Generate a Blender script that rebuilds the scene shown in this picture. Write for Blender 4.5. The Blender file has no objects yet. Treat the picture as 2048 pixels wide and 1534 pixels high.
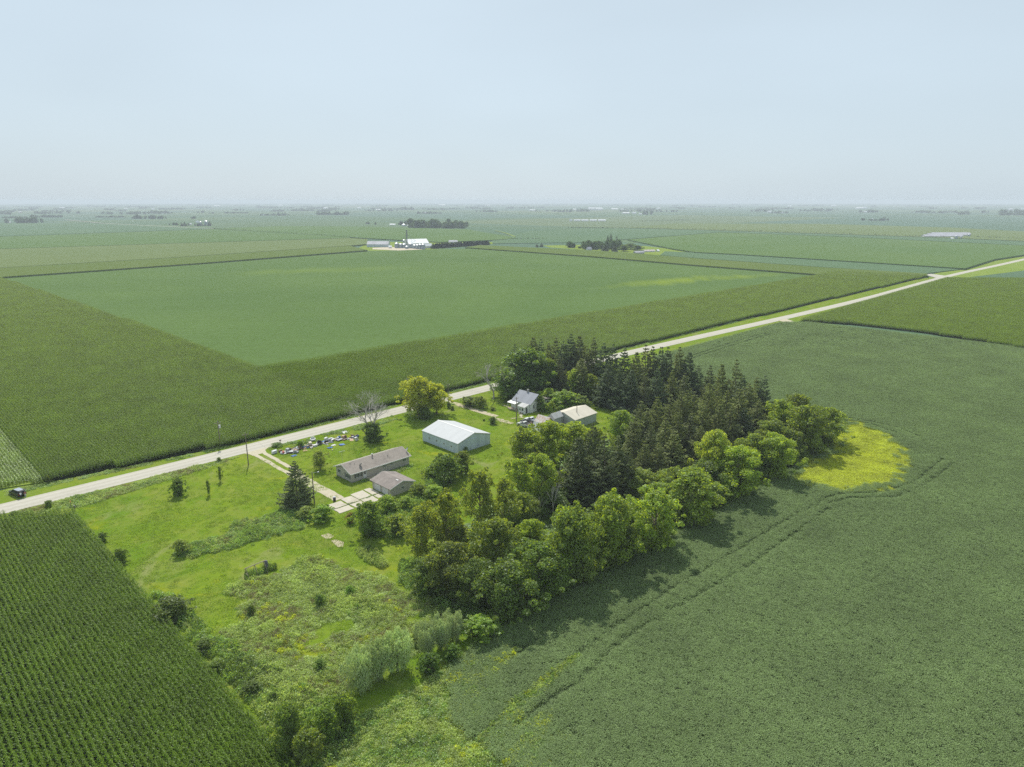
import bpy, math, random
import numpy as np
from mathutils import Vector, Matrix, Euler, noise as mnoise

random.seed(7)
rng = np.random.default_rng(11)
scene = bpy.context.scene
COL = scene.collection

# ------------------------------------------------------------------ camera, sky, sun, exposure
CAM_H = 70.0
PITCH = math.radians(15.0)
FPX = 1366.0                      # focal length in pixels of the 2048 px wide photograph
cam = bpy.data.cameras.new("camera")
cam.sensor_width = 36.0
cam.lens = FPX / 2048.0 * 36.0
cam.clip_end = 60000.0
cam.clip_start = 0.5
cam_o = bpy.data.objects.new("camera", cam)
COL.objects.link(cam_o)
cam_o.location = (0, 0, CAM_H)
cam_o.rotation_euler = (math.pi / 2 - PITCH, 0, 0)
scene.camera = cam_o

SUN_EL = math.radians(51)
SUN_AZ = math.radians(-16.3)      # clockwise from +Y
world = bpy.data.worlds.new("World")
scene.world = world
world.use_nodes = True
wn = world.node_tree
bg = wn.nodes["Background"]
sky = wn.nodes.new("ShaderNodeTexSky")
sky.sky_type = 'NISHITA'
sky.sun_disc = False
sky.sun_elevation = SUN_EL
sky.sun_rotation = SUN_AZ
sky.air_density = 1.0
sky.dust_density = 1.2
sky.ozone_density = 2.0
veil = wn.nodes.new("ShaderNodeMix")
veil.data_type = 'RGBA'
veil.inputs[0].default_value = 0.86
veil.inputs[7].default_value = (6.25, 7.42, 8.25, 1)
wn.links.new(sky.outputs[0], veil.inputs[6])
skn = wn.nodes.new("ShaderNodeTexNoise")           # thin uneven high haze
skc = wn.nodes.new("ShaderNodeTexCoord")
skm = wn.nodes.new("ShaderNodeMapping")
skm.inputs[3].default_value = (1.0, 1.0, 3.2)
wn.links.new(skc.outputs["Generated"], skm.inputs[0])
wn.links.new(skm.outputs[0], skn.inputs["Vector"])
skn.inputs["Scale"].default_value = 1.7
skn.inputs["Detail"].default_value = 3.0
skr = wn.nodes.new("ShaderNodeMapRange")
wn.links.new(skn.outputs[0], skr.inputs[0])
skr.inputs[1].default_value, skr.inputs[2].default_value = 0.3, 0.7
skr.inputs[3].default_value, skr.inputs[4].default_value = 0.955, 1.045
sks = wn.nodes.new("ShaderNodeVectorMath")
sks.operation = 'SCALE'
wn.links.new(veil.outputs[2], sks.inputs[0])
wn.links.new(skr.outputs[0], sks.inputs["Scale"])
wn.links.new(sks.outputs[0], bg.inputs[0])
bg.inputs[1].default_value = 0.08

sun = bpy.data.lights.new("sun", 'SUN')
sun.energy = 4.2
sun.angle = math.radians(0.6)
sun.color = (1.0, 0.955, 0.88)
sun_o = bpy.data.objects.new("sun", sun)
COL.objects.link(sun_o)
sdir = Vector((math.sin(SUN_AZ) * math.cos(SUN_EL), math.cos(SUN_AZ) * math.cos(SUN_EL), math.sin(SUN_EL)))
sun_o.rotation_euler = sdir.to_track_quat('Z', 'Y').to_euler()
sun_o.location = (0, 0, 300)

scene.view_settings.view_transform = 'Standard'
scene.view_settings.look = 'None'
scene.view_settings.exposure = 0.35
scene.view_settings.gamma = 1.0
scene.view_settings.use_curve_mapping = False
scene.render.engine = 'CYCLES'
scene.cycles.max_bounces = 6
scene.cycles.diffuse_bounces = 4
scene.cycles.transmission_bounces = 4
scene.cycles.volume_bounces = 0
scene.cycles.use_denoising = False
scene.cycles.use_adaptive_sampling = False

# ------------------------------------------------------------------ surveying helpers
A = math.radians(45.0)            # the road and every field edge run along this bearing
CA, SA = math.cos(A), math.sin(A)

def W(u, v):                      # farm grid (u along the road, v across it) -> world x, y
    return (u * CA - v * SA, u * SA + v * CA)

def G(x, y, z=0.0):               # point on the ground seen at a pixel of the photograph
    dx, dy = x - 1024.0, y - 767.0
    up = -(FPX * math.sin(PITCH) + dy * math.cos(PITCH))
    yy = FPX * math.cos(PITCH) - dy * math.sin(PITCH)
    t = (z - CAM_H) / up
    return (dx * t, yy * t)

def top_z(Y, row):                # height of a thing at distance Y whose top reaches that row
    k = (row - 767.0) / FPX
    s, c = math.sin(PITCH), math.cos(PITCH)
    return CAM_H + Y * (k * c + s) / (k * s - c)

def px_m(Y):                      # metres per photograph pixel at distance Y near the ground
    return (Y * math.cos(PITCH) + CAM_H * math.sin(PITCH)) / FPX

def PX(pts):
    return [G(*p) for p in pts]

def UVP(pts):
    return [W(*p) for p in pts]

def inside(P, poly):
    P = np.asarray(P, float)
    poly = np.asarray(poly, float)
    r = np.zeros(len(P), bool)
    n = len(poly)
    j = n - 1
    for i in range(n):
        xi, yi = poly[i]
        xj, yj = poly[j]
        c = ((yi > P[:, 1]) != (yj > P[:, 1])) & (P[:, 0] < (xj - xi) * (P[:, 1] - yi) / (yj - yi + 1e-12) + xi)
        r ^= c
        j = i
    return r

def seg_dist(P, line):
    P = np.asarray(P, float)
    d = np.full(len(P), 1e9)
    for a, b in zip(line[:-1], line[1:]):
        a, b = np.array(a), np.array(b)
        ab = b - a
        t = np.clip(((P - a) @ ab) / (ab @ ab), 0, 1)
        d = np.minimum(d, np.linalg.norm(P - a - t[:, None] * ab, axis=1))
    return d

def vnoise(P, scale, seed=0.0):
    return np.array([mnoise.noise(Vector((p[0] / scale, p[1] / scale, seed))) for p in P])

# ------------------------------------------------------------------ material helpers
def new_mat(name):
    m = bpy.data.materials.new(name)
    m.use_nodes = True
    nt = m.node_tree
    nt.nodes.clear()
    out = nt.nodes.new("ShaderNodeOutputMaterial")
    return m, nt, out

def N(nt, t, **kw):
    n = nt.nodes.new(t)
    for k, v in kw.items():
        setattr(n, k, v)
    return n

def mixrgb(nt, fac, a, b, blend='MIX'):
    n = N(nt, "ShaderNodeMix", data_type='RGBA', blend_type=blend)
    for s, v in ((0, fac), (6, a), (7, b)):
        if isinstance(v, (int, float)):
            n.inputs[s].default_value = v
        elif isinstance(v, tuple):
            n.inputs[s].default_value = (*v, 1) if len(v) == 3 else v
        else:
            nt.links.new(v, n.inputs[s])
    return n.outputs[2]

def ramp(nt, val, lo, hi, a=0.0, b=1.0):
    n = N(nt, "ShaderNodeMapRange", clamp=True)
    nt.links.new(val, n.inputs[0])
    n.inputs[1].default_value, n.inputs[2].default_value = lo, hi
    n.inputs[3].default_value, n.inputs[4].default_value = a, b
    return n.outputs[0]

def grid_coord(nt, sx=1.0, sy=1.0, rot=-A, obj=False):
    if obj:
        g = N(nt, "ShaderNodeTexCoord").outputs["Object"]
    else:
        g = N(nt, "ShaderNodeNewGeometry").outputs["Position"]
    mp = N(nt, "ShaderNodeMapping")
    nt.links.new(g, mp.inputs[0])
    mp.inputs[2].default_value = (0, 0, 0 if obj else rot)
    mp.inputs[3].default_value = (sx, sy, 1)
    return mp.outputs[0]

def nz(nt, co, scale, detail=4.0, rough=0.55, dist=0.0):
    n = N(nt, "ShaderNodeTexNoise")
    nt.links.new(co, n.inputs["Vector"])
    n.inputs["Scale"].default_value = scale
    n.inputs["Detail"].default_value = detail
    n.inputs["Roughness"].default_value = rough
    n.inputs["Distortion"].default_value = dist
    return n.outputs[0]

def leaf_mat(name, col, tcol, trans=0.42, gloss=0.05, grough=0.45, var=0.35, clump=3.0, tint=False, patch=.22):
    m, nt, out = new_mat(name)
    geo = N(nt, "ShaderNodeNewGeometry")
    oi = N(nt, "ShaderNodeObjectInfo")
    isl = ramp(nt, geo.outputs["Random Per Island"], 0, 1, 1 - var, 1 + var)
    big = ramp(nt, nz(nt, geo.outputs["Position"], 1.0 / clump, 2.0), 0.3, 0.7, 1 - patch, 1 + patch)
    ob = ramp(nt, oi.outputs["Random"], 0, 1, 0.88, 1.12)
    k = N(nt, "ShaderNodeMath", operation='MULTIPLY')
    nt.links.new(isl, k.inputs[0]); nt.links.new(big, k.inputs[1])
    k2 = N(nt, "ShaderNodeMath", operation='MULTIPLY')
    nt.links.new(k.outputs[0], k2.inputs[0]); nt.links.new(ob, k2.inputs[1])
    def shade(c):
        t = mixrgb(nt, 1.0, c, oi.outputs["Color"], 'MULTIPLY') if tint else c
        cc = N(nt, "ShaderNodeCombineXYZ")
        for i in range(3):
            nt.links.new(k2.outputs[0], cc.inputs[i])
        return mixrgb(nt, 1.0, t, cc.outputs[0], 'MULTIPLY')
    d = N(nt, "ShaderNodeBsdfDiffuse")
    nt.links.new(shade(col), d.inputs[0])
    tr = N(nt, "ShaderNodeBsdfTranslucent")
    nt.links.new(shade(tcol), tr.inputs[0])
    mx = N(nt, "ShaderNodeMixShader")
    mx.inputs[0].default_value = trans
    nt.links.new(d.outputs[0], mx.inputs[1]); nt.links.new(tr.outputs[0], mx.inputs[2])
    gl = N(nt, "ShaderNodeBsdfGlossy")
    gl.inputs["Roughness"].default_value = grough
    gl.inputs[0].default_value = (0.9, 0.95, 1.0, 1)
    mg = N(nt, "ShaderNodeMixShader")
    mg.inputs[0].default_value = gloss
    nt.links.new(mx.outputs[0], mg.inputs[1]); nt.links.new(gl.outputs[0], mg.inputs[2])
    nt.links.new(mg.outputs[0], out.inputs[0])
    return m

def plain(name, col, rough=0.7, var=0.15, scale=1.5, bump=0.0, metal=0.0, spec=0.4, dirt=None, obj=True):
    m, nt, out = new_mat(name)
    co = grid_coord(nt, obj=obj)
    p = N(nt, "ShaderNodeBsdfPrincipled")
    n1 = nz(nt, co, scale, 5.0, 0.65)
    c = mixrgb(nt, ramp(nt, n1, 0.3, 0.7), tuple(x * (1 - var) for x in col), tuple(min(1, x * (1 + var)) for x in col))
    if dirt:
        n2 = nz(nt, co, scale * 0.35, 6.0, 0.7, 0.6)
        c = mixrgb(nt, ramp(nt, n2, 0.52, 0.66, 0, dirt[1]), c, dirt[0])
    nt.links.new(c, p.inputs["Base Color"])
    p.inputs["Roughness"].default_value = rough
    p.inputs["Metallic"].default_value = metal
    p.inputs["Specular IOR Level"].default_value = spec
    if bump:
        b = N(nt, "ShaderNodeBump")
        b.inputs["Strength"].default_value = bump
        b.inputs["Distance"].default_value = 0.05
        nt.links.new(nz(nt, co, scale * 6, 3.0), b.inputs["Height"])
        nt.links.new(b.outputs[0], p.inputs["Normal"])
    nt.links.new(p.outputs[0], out.inputs[0])
    return m

def ribbed(name, col, axis=0, pitch=0.3, rough=0.5, metal=0.0, depth=0.6, rust=None, bandvar=0.1, spec=.12):
    """Corrugated or lapped sheet: ribs run across the given object axis."""
    m, nt, out = new_mat(name)
    co = N(nt, "ShaderNodeTexCoord").outputs["Object"]
    sp = N(nt, "ShaderNodeSeparateXYZ")
    nt.links.new(co, sp.inputs[0])
    mul = N(nt, "ShaderNodeMath", operation='MULTIPLY')
    nt.links.new(sp.outputs[axis], mul.inputs[0])
    mul.inputs[1].default_value = 1.0 / pitch
    fr = N(nt, "ShaderNodeMath", operation='PINGPONG')
    nt.links.new(mul.outputs[0], fr.inputs[0])
    fr.inputs[1].default_value = 0.5
    fl = N(nt, "ShaderNodeMath", operation='FLOOR')
    m3 = N(nt, "ShaderNodeMath", operation='MULTIPLY')
    nt.links.new(mul.outputs[0], m3.inputs[0]); m3.inputs[1].default_value = 0.27
    nt.links.new(m3.outputs[0], fl.inputs[0])
    wn_ = N(nt, "ShaderNodeTexWhiteNoise", noise_dimensions='1D')
    nt.links.new(fl.outputs[0], wn_.inputs["W"])
    p = N(nt, "ShaderNodeBsdfPrincipled")
    c = mixrgb(nt, wn_.outputs[0], tuple(x * (1 - bandvar) for x in col), tuple(min(1, x * (1 + bandvar)) for x in col))
    n1 = nz(nt, co, 0.8, 5.0, 0.7)
    c = mixrgb(nt, ramp(nt, n1, 0.35, 0.75, 0, 0.3), c, tuple(x * 0.72 for x in col))
    if rust:
        n2 = nz(nt, co, rust[2], 6.0, 0.7, 1.0)
        c = mixrgb(nt, ramp(nt, n2, rust[3], rust[3] + 0.16, 0, rust[1]), c, rust[0])
    nt.links.new(c, p.inputs["Base Color"])
    p.inputs["Roughness"].default_value = max(rough, .62)
    p.inputs["Specular IOR Level"].default_value = spec
    p.inputs["Metallic"].default_value = metal * .5
    b = N(nt, "ShaderNodeBump")
    b.inputs["Strength"].default_value = depth
    b.inputs["Distance"].default_value = 0.03
    nt.links.new(fr.outputs[0], b.inputs["Height"])
    nt.links.new(b.outputs[0], p.inputs["Normal"])
    nt.links.new(p.outputs[0], out.inputs[0])
    return m

def crop_mat(name, c1, c2, c3=None, big=0.012, fine=1.2, streak=(0.02, 0.6), bump=0.6, c3lim=0.6):
    """Canopy of a field seen from above: broad growth differences, row streaks, fine leaf grain."""
    m, nt, out = new_mat(name)
    co = grid_coord(nt)
    cs = grid_coord(nt, streak[0], streak[1])
    f1 = nz(nt, co, big, 5.0, 0.6, 0.5)
    f2 = nz(nt, cs, 1.0, 4.0, 0.6)
    f3 = nz(nt, co, fine, 3.0, 0.7)
    c = mixrgb(nt, ramp(nt, f1, 0.32, 0.68), c1, c2)
    c = mixrgb(nt, ramp(nt, f2, 0.3, 0.72, 0, 0.28), c, tuple(x * 0.62 for x in c1))
    c = mixrgb(nt, ramp(nt, f3, 0.42, 0.75, 0, 0.5), c, tuple(x * 0.6 for x in c1))
    if c3:
        f4 = nz(nt, grid_coord(nt, 0.5, 1.0), big * 0.9, 4.0, 0.6, 0.3)
        c = mixrgb(nt, ramp(nt, f4, c3lim, c3lim + 0.13, 0, 0.75), c, c3)
    d = N(nt, "ShaderNodeBsdfDiffuse")
    nt.links.new(c, d.inputs[0])
    b = N(nt, "ShaderNodeBump")
    b.inputs["Strength"].default_value = bump
    b.inputs["Distance"].default_value = 0.5
    nt.links.new(nz(nt, co, fine * 1.3, 4.0, 0.7), b.inputs["Height"])
    nt.links.new(b.outputs[0], d.inputs["Normal"])
    nt.links.new(d.outputs[0], out.inputs[0])
    return m

# ------------------------------------------------------------------ mesh helpers
def mesh_np(name, verts, faces, mats=(), smooth=False, midx=None):
    """verts (n,3) array, faces: (m,k) int array or list of tuples."""
    me = bpy.data.meshes.new(name)
    if isinstance(faces, np.ndarray):
        nf, k = faces.shape
        me.vertices.add(len(verts))
        me.vertices.foreach_set("co", np.ascontiguousarray(verts, np.float32).ravel())
        me.loops.add(nf * k)
        me.loops.foreach_set("vertex_index", faces.astype(np.int32).ravel())
        me.polygons.add(nf)
        me.polygons.foreach_set("loop_start", np.arange(0, nf * k, k, dtype=np.int32))
        me.polygons.foreach_set("loop_total", np.full(nf, k, np.int32))
        me.update(calc_edges=True)
    else:
        me.from_pydata([tuple(v) for v in verts], [], faces)
        me.update()
    for m in mats:
        me.materials.append(m)
    if midx is not None:
        me.polygons.foreach_set("material_index", np.asarray(midx, np.int32))
    if smooth:
        me.polygons.foreach_set("use_smooth", np.ones(len(me.polygons), bool))
    me.validate()
    return me

class MB:
    """Collects simple solids into one mesh."""
    def __init__(s):
        s.v, s.f, s.m = [], [], []
    def add(s, v, f, mi=0):
        o = len(s.v)
        s.v += [tuple(p) for p in v]
        s.f += [tuple(i + o for i in q) for q in f]
        s.m += [mi] * len(f)
    def box(s, x0, x1, y0, y1, z0, z1, mi=0, M=None):
        v = [Vector((x, y, z)) for z in (z0, z1) for y in (y0, y1) for x in (x0, x1)]
        if M is not None:
            v = [M @ p for p in v]
        s.add(v, [(0, 2, 3, 1), (4, 5, 7, 6), (0, 1, 5, 4), (2, 6, 7, 3), (0, 4, 6, 2), (1, 3, 7, 5)], mi)
    def tube(s, a, b, r0, r1=None, n=8, mi=0, caps=True):
        r1 = r0 if r1 is None else r1
        a, b = Vector(a), Vector(b)
        q = (b - a).to_track_quat('Z', 'Y')
        v = []
        for p, r in ((a, r0), (b, r1)):
            for i in range(n):
                t = 2 * math.pi * i / n
                v.append(p + q @ Vector((r * math.cos(t), r * math.sin(t), 0)))
        f = [(i, (i + 1) % n, n + (i + 1) % n, n + i) for i in range(n)]
        if caps:
            f += [tuple(range(n - 1, -1, -1)), tuple(range(n, 2 * n))]
        s.add(v, f, mi)
    def lathe(s, prof, n=20, mi=0, M=None):
        v, f = [], []
        for r, z in prof:
            for i in range(n):
                t = 2 * math.pi * i / n
                p = Vector((r * math.cos(t), r * math.sin(t), z))
                v.append(M @ p if M is not None else p)
        for k in range(len(prof) - 1):
            for i in range(n):
                j = (i + 1) % n
                f.append((k * n + i, k * n + j, (k + 1) * n + j, (k + 1) * n + i))
        s.add(v, f, mi)
    def prism(s, pts, x0, x1, mi=0, axis='x'):
        n = len(pts)
        def mk(a, p):
            return (a, p[0], p[1]) if axis == 'x' else ((p[0], a, p[1]) if axis == 'y' else (p[0], p[1], a))
        v = [mk(x0, p) for p in pts] + [mk(x1, p) for p in pts]
        f = [(i, (i + 1) % n, n + (i + 1) % n, n + i) for i in range(n)]
        f += [tuple(range(n - 1, -1, -1)), tuple(range(n, 2 * n))]
        s.add(v, f, mi)
    def mesh(s, name, mats, smooth=False):
        me = mesh_np(name, s.v, s.f, mats, smooth, s.m)
        import bmesh
        bm = bmesh.new()
        bm.from_mesh(me)
        bmesh.ops.recalc_face_normals(bm, faces=bm.faces[:])
        bm.to_mesh(me)
        bm.free()
        return me
    def build(s, name, mats, parent=None, smooth=False, bevel=0.0):
        if not isinstance(mats, (list, tuple)):
            mats = [mats]
        o = link(name, s.mesh(name, mats, smooth), parent)
        if bevel:
            b = o.modifiers.new("edge", 'BEVEL')
            b.width = bevel
            b.segments = 2
            b.limit_method = 'ANGLE'
        return o

def link(name, me, parent=None):
    o = bpy.data.objects.new(name, me)
    COL.objects.link(o)
    if parent:
        o.parent = parent
    return o

def tag(o, label, cat=None, group=None, kind=None):
    o["label"] = label
    if cat:
        o["category"] = cat
    if group:
        o["group"] = group
    if kind:
        o["kind"] = kind
    return o

def thing(name, label, cat, x, y, z=0.0, rot=0.0, group=None):
    o = bpy.data.objects.new(name, None)
    o.empty_display_size = 0.3
    COL.objects.link(o)
    o.location = (x, y, z)
    o.rotation_euler = (0, 0, rot)
    return tag(o, label, cat, group)

def struct(o, label=None):
    o["kind"] = "structure"
    if label:
        o["label"] = label
    return o

def tri_fill(poly):
    from mathutils.geometry import tessellate_polygon
    return tessellate_polygon([[Vector((p[0], p[1], 0)) for p in poly]])

def sheet(name, poly, z, mat, label, z_low=None, cat=None):
    """A flat sheet, or a slab when z_low is given (a crop stands that high)."""
    n = len(poly)
    ar = sum(poly[i][0] * poly[(i + 1) % n][1] - poly[(i + 1) % n][0] * poly[i][1] for i in range(n))
    if ar < 0:
        poly = poly[::-1]
    f = []
    for t in tri_fill(poly):
        a, b, c = [poly[i] for i in t]
        cr = (b[0] - a[0]) * (c[1] - a[1]) - (b[1] - a[1]) * (c[0] - a[0])
        f.append(tuple(t) if cr > 0 else tuple(reversed(t)))
    v = [(p[0], p[1], z) for p in poly]
    if z_low is not None:
        v += [(p[0], p[1], z_low) for p in poly]
        f += [(i, n + i, n + (i + 1) % n, (i + 1) % n) for i in range(n)]
    me = mesh_np(name, v, f, mat if isinstance(mat, (list, tuple)) else [mat])
    return struct(link(name, me), label)

def diamonds(C, D, S, L, Wd, fold=0.0):
    """Leaf quads: centres C, long axis D, side axis S, lengths L, widths Wd -> verts, faces."""
    n = len(C)
    L = np.broadcast_to(L, n)[:, None]
    Wd = np.broadcast_to(Wd, n)[:, None]
    V = np.empty((n, 4, 3))
    V[:, 0] = C - D * L * 0.5
    V[:, 1] = C + S * Wd * 0.5
    V[:, 2] = C + D * L * 0.5
    V[:, 3] = C - S * Wd * 0.5
    F = np.arange(4 * n).reshape(n, 4)
    return V.reshape(-1, 3), F

def unit(a):
    return a / (np.linalg.norm(a, axis=1, keepdims=True) + 1e-9)

def rand_dirs(n, r=rng):
    return unit(r.normal(size=(n, 3)))

def facing(Nrm, r=rng):
    """Two in-plane axes for leaf planes with normals Nrm."""
    t = unit(np.cross(Nrm, rand_dirs(len(Nrm), r)))
    return t, unit(np.cross(Nrm, t))

def scatter(name, label, cat, pts, rots, scl, idx, sources, z=None):
    """One 'stuff' object: plants set out at points, several source shapes."""
    n = len(pts)
    P = np.zeros((n, 3), np.float32)
    P[:, :2] = pts
    if z is not None:
        P[:, 2] = z
    me = bpy.data.meshes.new(name)
    me.vertices.add(n)
    me.vertices.foreach_set("co", P.ravel())
    a = me.attributes.new("rot", 'FLOAT_VECTOR', 'POINT')
    R = np.zeros((n, 3), np.float32)
    R[:, 2] = rots
    a.data.foreach_set("vector", R.ravel())
    a = me.attributes.new("scl", 'FLOAT_VECTOR', 'POINT')
    a.data.foreach_set("vector", np.ascontiguousarray(scl, np.float32).ravel())
    a = me.attributes.new("idx", 'INT', 'POINT')
    a.data.foreach_set("value", np.asarray(idx, np.int32))
    me.update()
    o = link(name, me)
    ng = bpy.data.node_groups.new(name + "_scatter", 'GeometryNodeTree')
    ng.interface.new_socket("Geometry", in_out='INPUT', socket_type='NodeSocketGeometry')
    ng.interface.new_socket("Geometry", in_out='OUTPUT', socket_type='NodeSocketGeometry')
    gi, go = ng.nodes.new("NodeGroupInput"), ng.nodes.new("NodeGroupOutput")
    iop = ng.nodes.new("GeometryNodeInstanceOnPoints")
    jn = ng.nodes.new("GeometryNodeJoinGeometry")
    for s in sources:
        oi = ng.nodes.new("GeometryNodeObjectInfo")
        oi.inputs[0].default_value = s
        oi.inputs["As Instance"].default_value = True
        ng.links.new(oi.outputs["Geometry"], jn.inputs[0])
    def attr(nm, ty):
        q = ng.nodes.new("GeometryNodeInputNamedAttribute")
        q.data_type = ty
        q.inputs["Name"].default_value = nm
        return q.outputs[0]
    e2r = ng.nodes.new("FunctionNodeEulerToRotation")
    ng.links.new(attr("rot", 'FLOAT_VECTOR'), e2r.inputs[0])
    ng.links.new(gi.outputs[0], iop.inputs["Points"])
    ng.links.new(jn.outputs[0], iop.inputs["Instance"])
    iop.inputs["Pick Instance"].default_value = True
    ng.links.new(attr("idx", 'INT'), iop.inputs["Instance Index"])
    ng.links.new(e2r.outputs[0], iop.inputs["Rotation"])
    ng.links.new(attr("scl", 'FLOAT_VECTOR'), iop.inputs["Scale"])
    ng.links.new(iop.outputs[0], go.inputs[0])
    md = o.modifiers.new("plants", 'NODES')
    md.node_group = ng
    tag(o, label, cat, kind="stuff")
    return o

def source(name, me):
    return bpy.data.objects.new(name, me)      # never linked: only a shape for scatter()

# ------------------------------------------------------------------ materials of the setting
M = {}
M['corn'] = leaf_mat("corn_leaf", (.110, .182, .010), (.365, .495, .012), 0.42, 0.012, 0.45, 0.22, 14.0, patch=.10)
M['tassel'] = leaf_mat("corn_tassel", (.15, .19, .03), (.22, .26, .03), 0.3, 0.02, 0.6, 0.3, 9.0)
M['soy'] = leaf_mat("soybean_leaf", (.196, .274, .100), (.285, .395, .096), 0.38, 0.010, 0.5, 0.22, 16.0, patch=.13)
M['yellow'] = leaf_mat("yellowed_weed_leaf", (.47, .52, .024), (.63, .70, .024), 0.45, 0.02, 0.6, 0.3, 6.0)
M['weed'] = leaf_mat("weed_leaf", (.19, .31, .06), (.39, .54, .06), 0.42, 0.04, 0.5, 0.4, 3.0)
M['weed_pale'] = leaf_mat("pale_weed_leaf", (.33, .42, .115), (.54, .65, .115), 0.42, 0.03, 0.5, 0.35, 4.0)
M['weed_dark'] = leaf_mat("dark_weed_leaf", (.12, .19, .03), (.24, .34, .03), 0.42, 0.04, 0.5, 0.4, 3.0)
M['weed_dry'] = leaf_mat("dry_weed_stem", (.24, .20, .10), (.22, .18, .07), 0.25, 0.02, 0.6, 0.35, 3.0)
M['turf'] = leaf_mat("turf_blade", (.21, .32, .026), (.36, .50, .024), 0.42, 0.02, 0.6, 0.25, 7.0)
M['corn_under'] = crop_mat("corn_floor_shade_tone", (.010, .016, .004), (.015, .023, .006), big=.03, fine=2.0)  # shade between the rows is put into this near-black ground colour
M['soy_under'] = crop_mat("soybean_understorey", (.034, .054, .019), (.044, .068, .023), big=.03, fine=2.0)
M['soy_field'] = crop_mat("soybean_canopy", (.104, .164, .048), (.083, .138, .041), (.19, .26, .024), big=.0065, fine=.35, streak=(.012, .25), c3lim=.72)
M['soy_blue'] = crop_mat("bluish_soybean_canopy", (.105, .165, .082), (.090, .150, .080), big=.004, fine=.2, streak=(.01, .2))
M['corn_top'] = crop_mat("corn_canopy_from_afar", (.115, .155, .040), (.092, .138, .032), big=.006, fine=.5, streak=(.012, .3))
M['corn_tan'] = crop_mat("tasselled_corn_canopy", (.138, .178, .066), (.125, .168, .060), big=.004, fine=.3, streak=(.01, .2))
M['corn_green'] = crop_mat("young_corn_canopy", (.105, .165, .050), (.088, .15, .045), big=.005, fine=.3, streak=(.01, .2))
M['verge_grass'] = crop_mat("grass_of_far_farmyards", (.20, .26, .045), (.16, .23, .035), big=.02, fine=.6)

def add_streaks(m, spots, col):
    """Yellowing stretches of a crop, each where it lies in the field."""
    nt = m.node_tree
    d = [n_ for n_ in nt.nodes if n_.type == 'BSDF_DIFFUSE'][0]
    c = d.inputs[0].links[0].from_socket
    g = N(nt, "ShaderNodeNewGeometry").outputs["Position"]
    for (x, y), lx, ly, ang, k in spots:
        sub_ = N(nt, "ShaderNodeVectorMath", operation='SUBTRACT')
        nt.links.new(g, sub_.inputs[0]); sub_.inputs[1].default_value = (x, y, 0)
        mp = N(nt, "ShaderNodeMapping")
        nt.links.new(sub_.outputs[0], mp.inputs[0])
        mp.vector_type = 'TEXTURE'
        mp.inputs[2].default_value = (0, 0, ang)
        mp.inputs[3].default_value = (lx, ly, 1000)
        ln = N(nt, "ShaderNodeVectorMath", operation='LENGTH')
        nt.links.new(mp.outputs[0], ln.inputs[0])
        ad = N(nt, "ShaderNodeMath", operation='MULTIPLY_ADD')
        nt.links.new(nz(nt, grid_coord(nt, .05, .008), 1.0, 4, .65), ad.inputs[0])
        ad.inputs[1].default_value = 1.6
        nt.links.new(ln.outputs[1 if len(ln.outputs) > 1 else 0], ad.inputs[2])
        c = mixrgb(nt, ramp(nt, ad.outputs[0], .75, 1.7, k, 0), c, col)
    nt.links.new(c, d.inputs[0])
add_streaks(M['soy_field'], [(G(1350, 563), 95, 26, A * .8, .6), (G(1480, 556), 70, 18, A * .8, .35), (G(620, 543), 130, 40, .3, .2)], (.22, .28, .018))

def lawn_mat():
    m, nt, out = new_mat("mown_grass")
    co = grid_coord(nt)
    f1 = nz(nt, co, .045, 5, .6, .6)
    f2 = nz(nt, co, .16, 5, .62, .5)
    f3 = nz(nt, co, 1.1, 4, .7)
    c = mixrgb(nt, ramp(nt, f1, .33, .66), (0.106, 0.184, 0.013), (0.164, 0.223, 0.018))
    c = mixrgb(nt, ramp(nt, f2, .42, .66, 0, .75), c, (0.191, 0.214, 0.043))
    f4 = nz(nt, grid_coord(nt, .11, .05), 1.0, 4, .6, .8)
    c = mixrgb(nt, ramp(nt, f4, .58, .70, 0, .7), c, (0.218, 0.223, 0.096))
    f5 = nz(nt, grid_coord(nt, .07, .12), 1.0, 4, .6, .5)
    c = mixrgb(nt, ramp(nt, f5, .60, .72, 0, .8), c, (0.234, 0.254, 0.010))
    c = mixrgb(nt, ramp(nt, f3, .40, .72, 0, .45), c, (0.065, 0.115, 0.013))
    d = N(nt, "ShaderNodeBsdfDiffuse")
    nt.links.new(c, d.inputs[0])
    b = N(nt, "ShaderNodeBump")
    b.inputs["Strength"].default_value = .5
    b.inputs["Distance"].default_value = .25
    nt.links.new(nz(nt, co, 1.6, 4, .7), b.inputs["Height"])
    nt.links.new(b.outputs[0], d.inputs["Normal"])
    nt.links.new(d.outputs[0], out.inputs[0])
    return m
M['lawn'] = lawn_mat()

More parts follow.
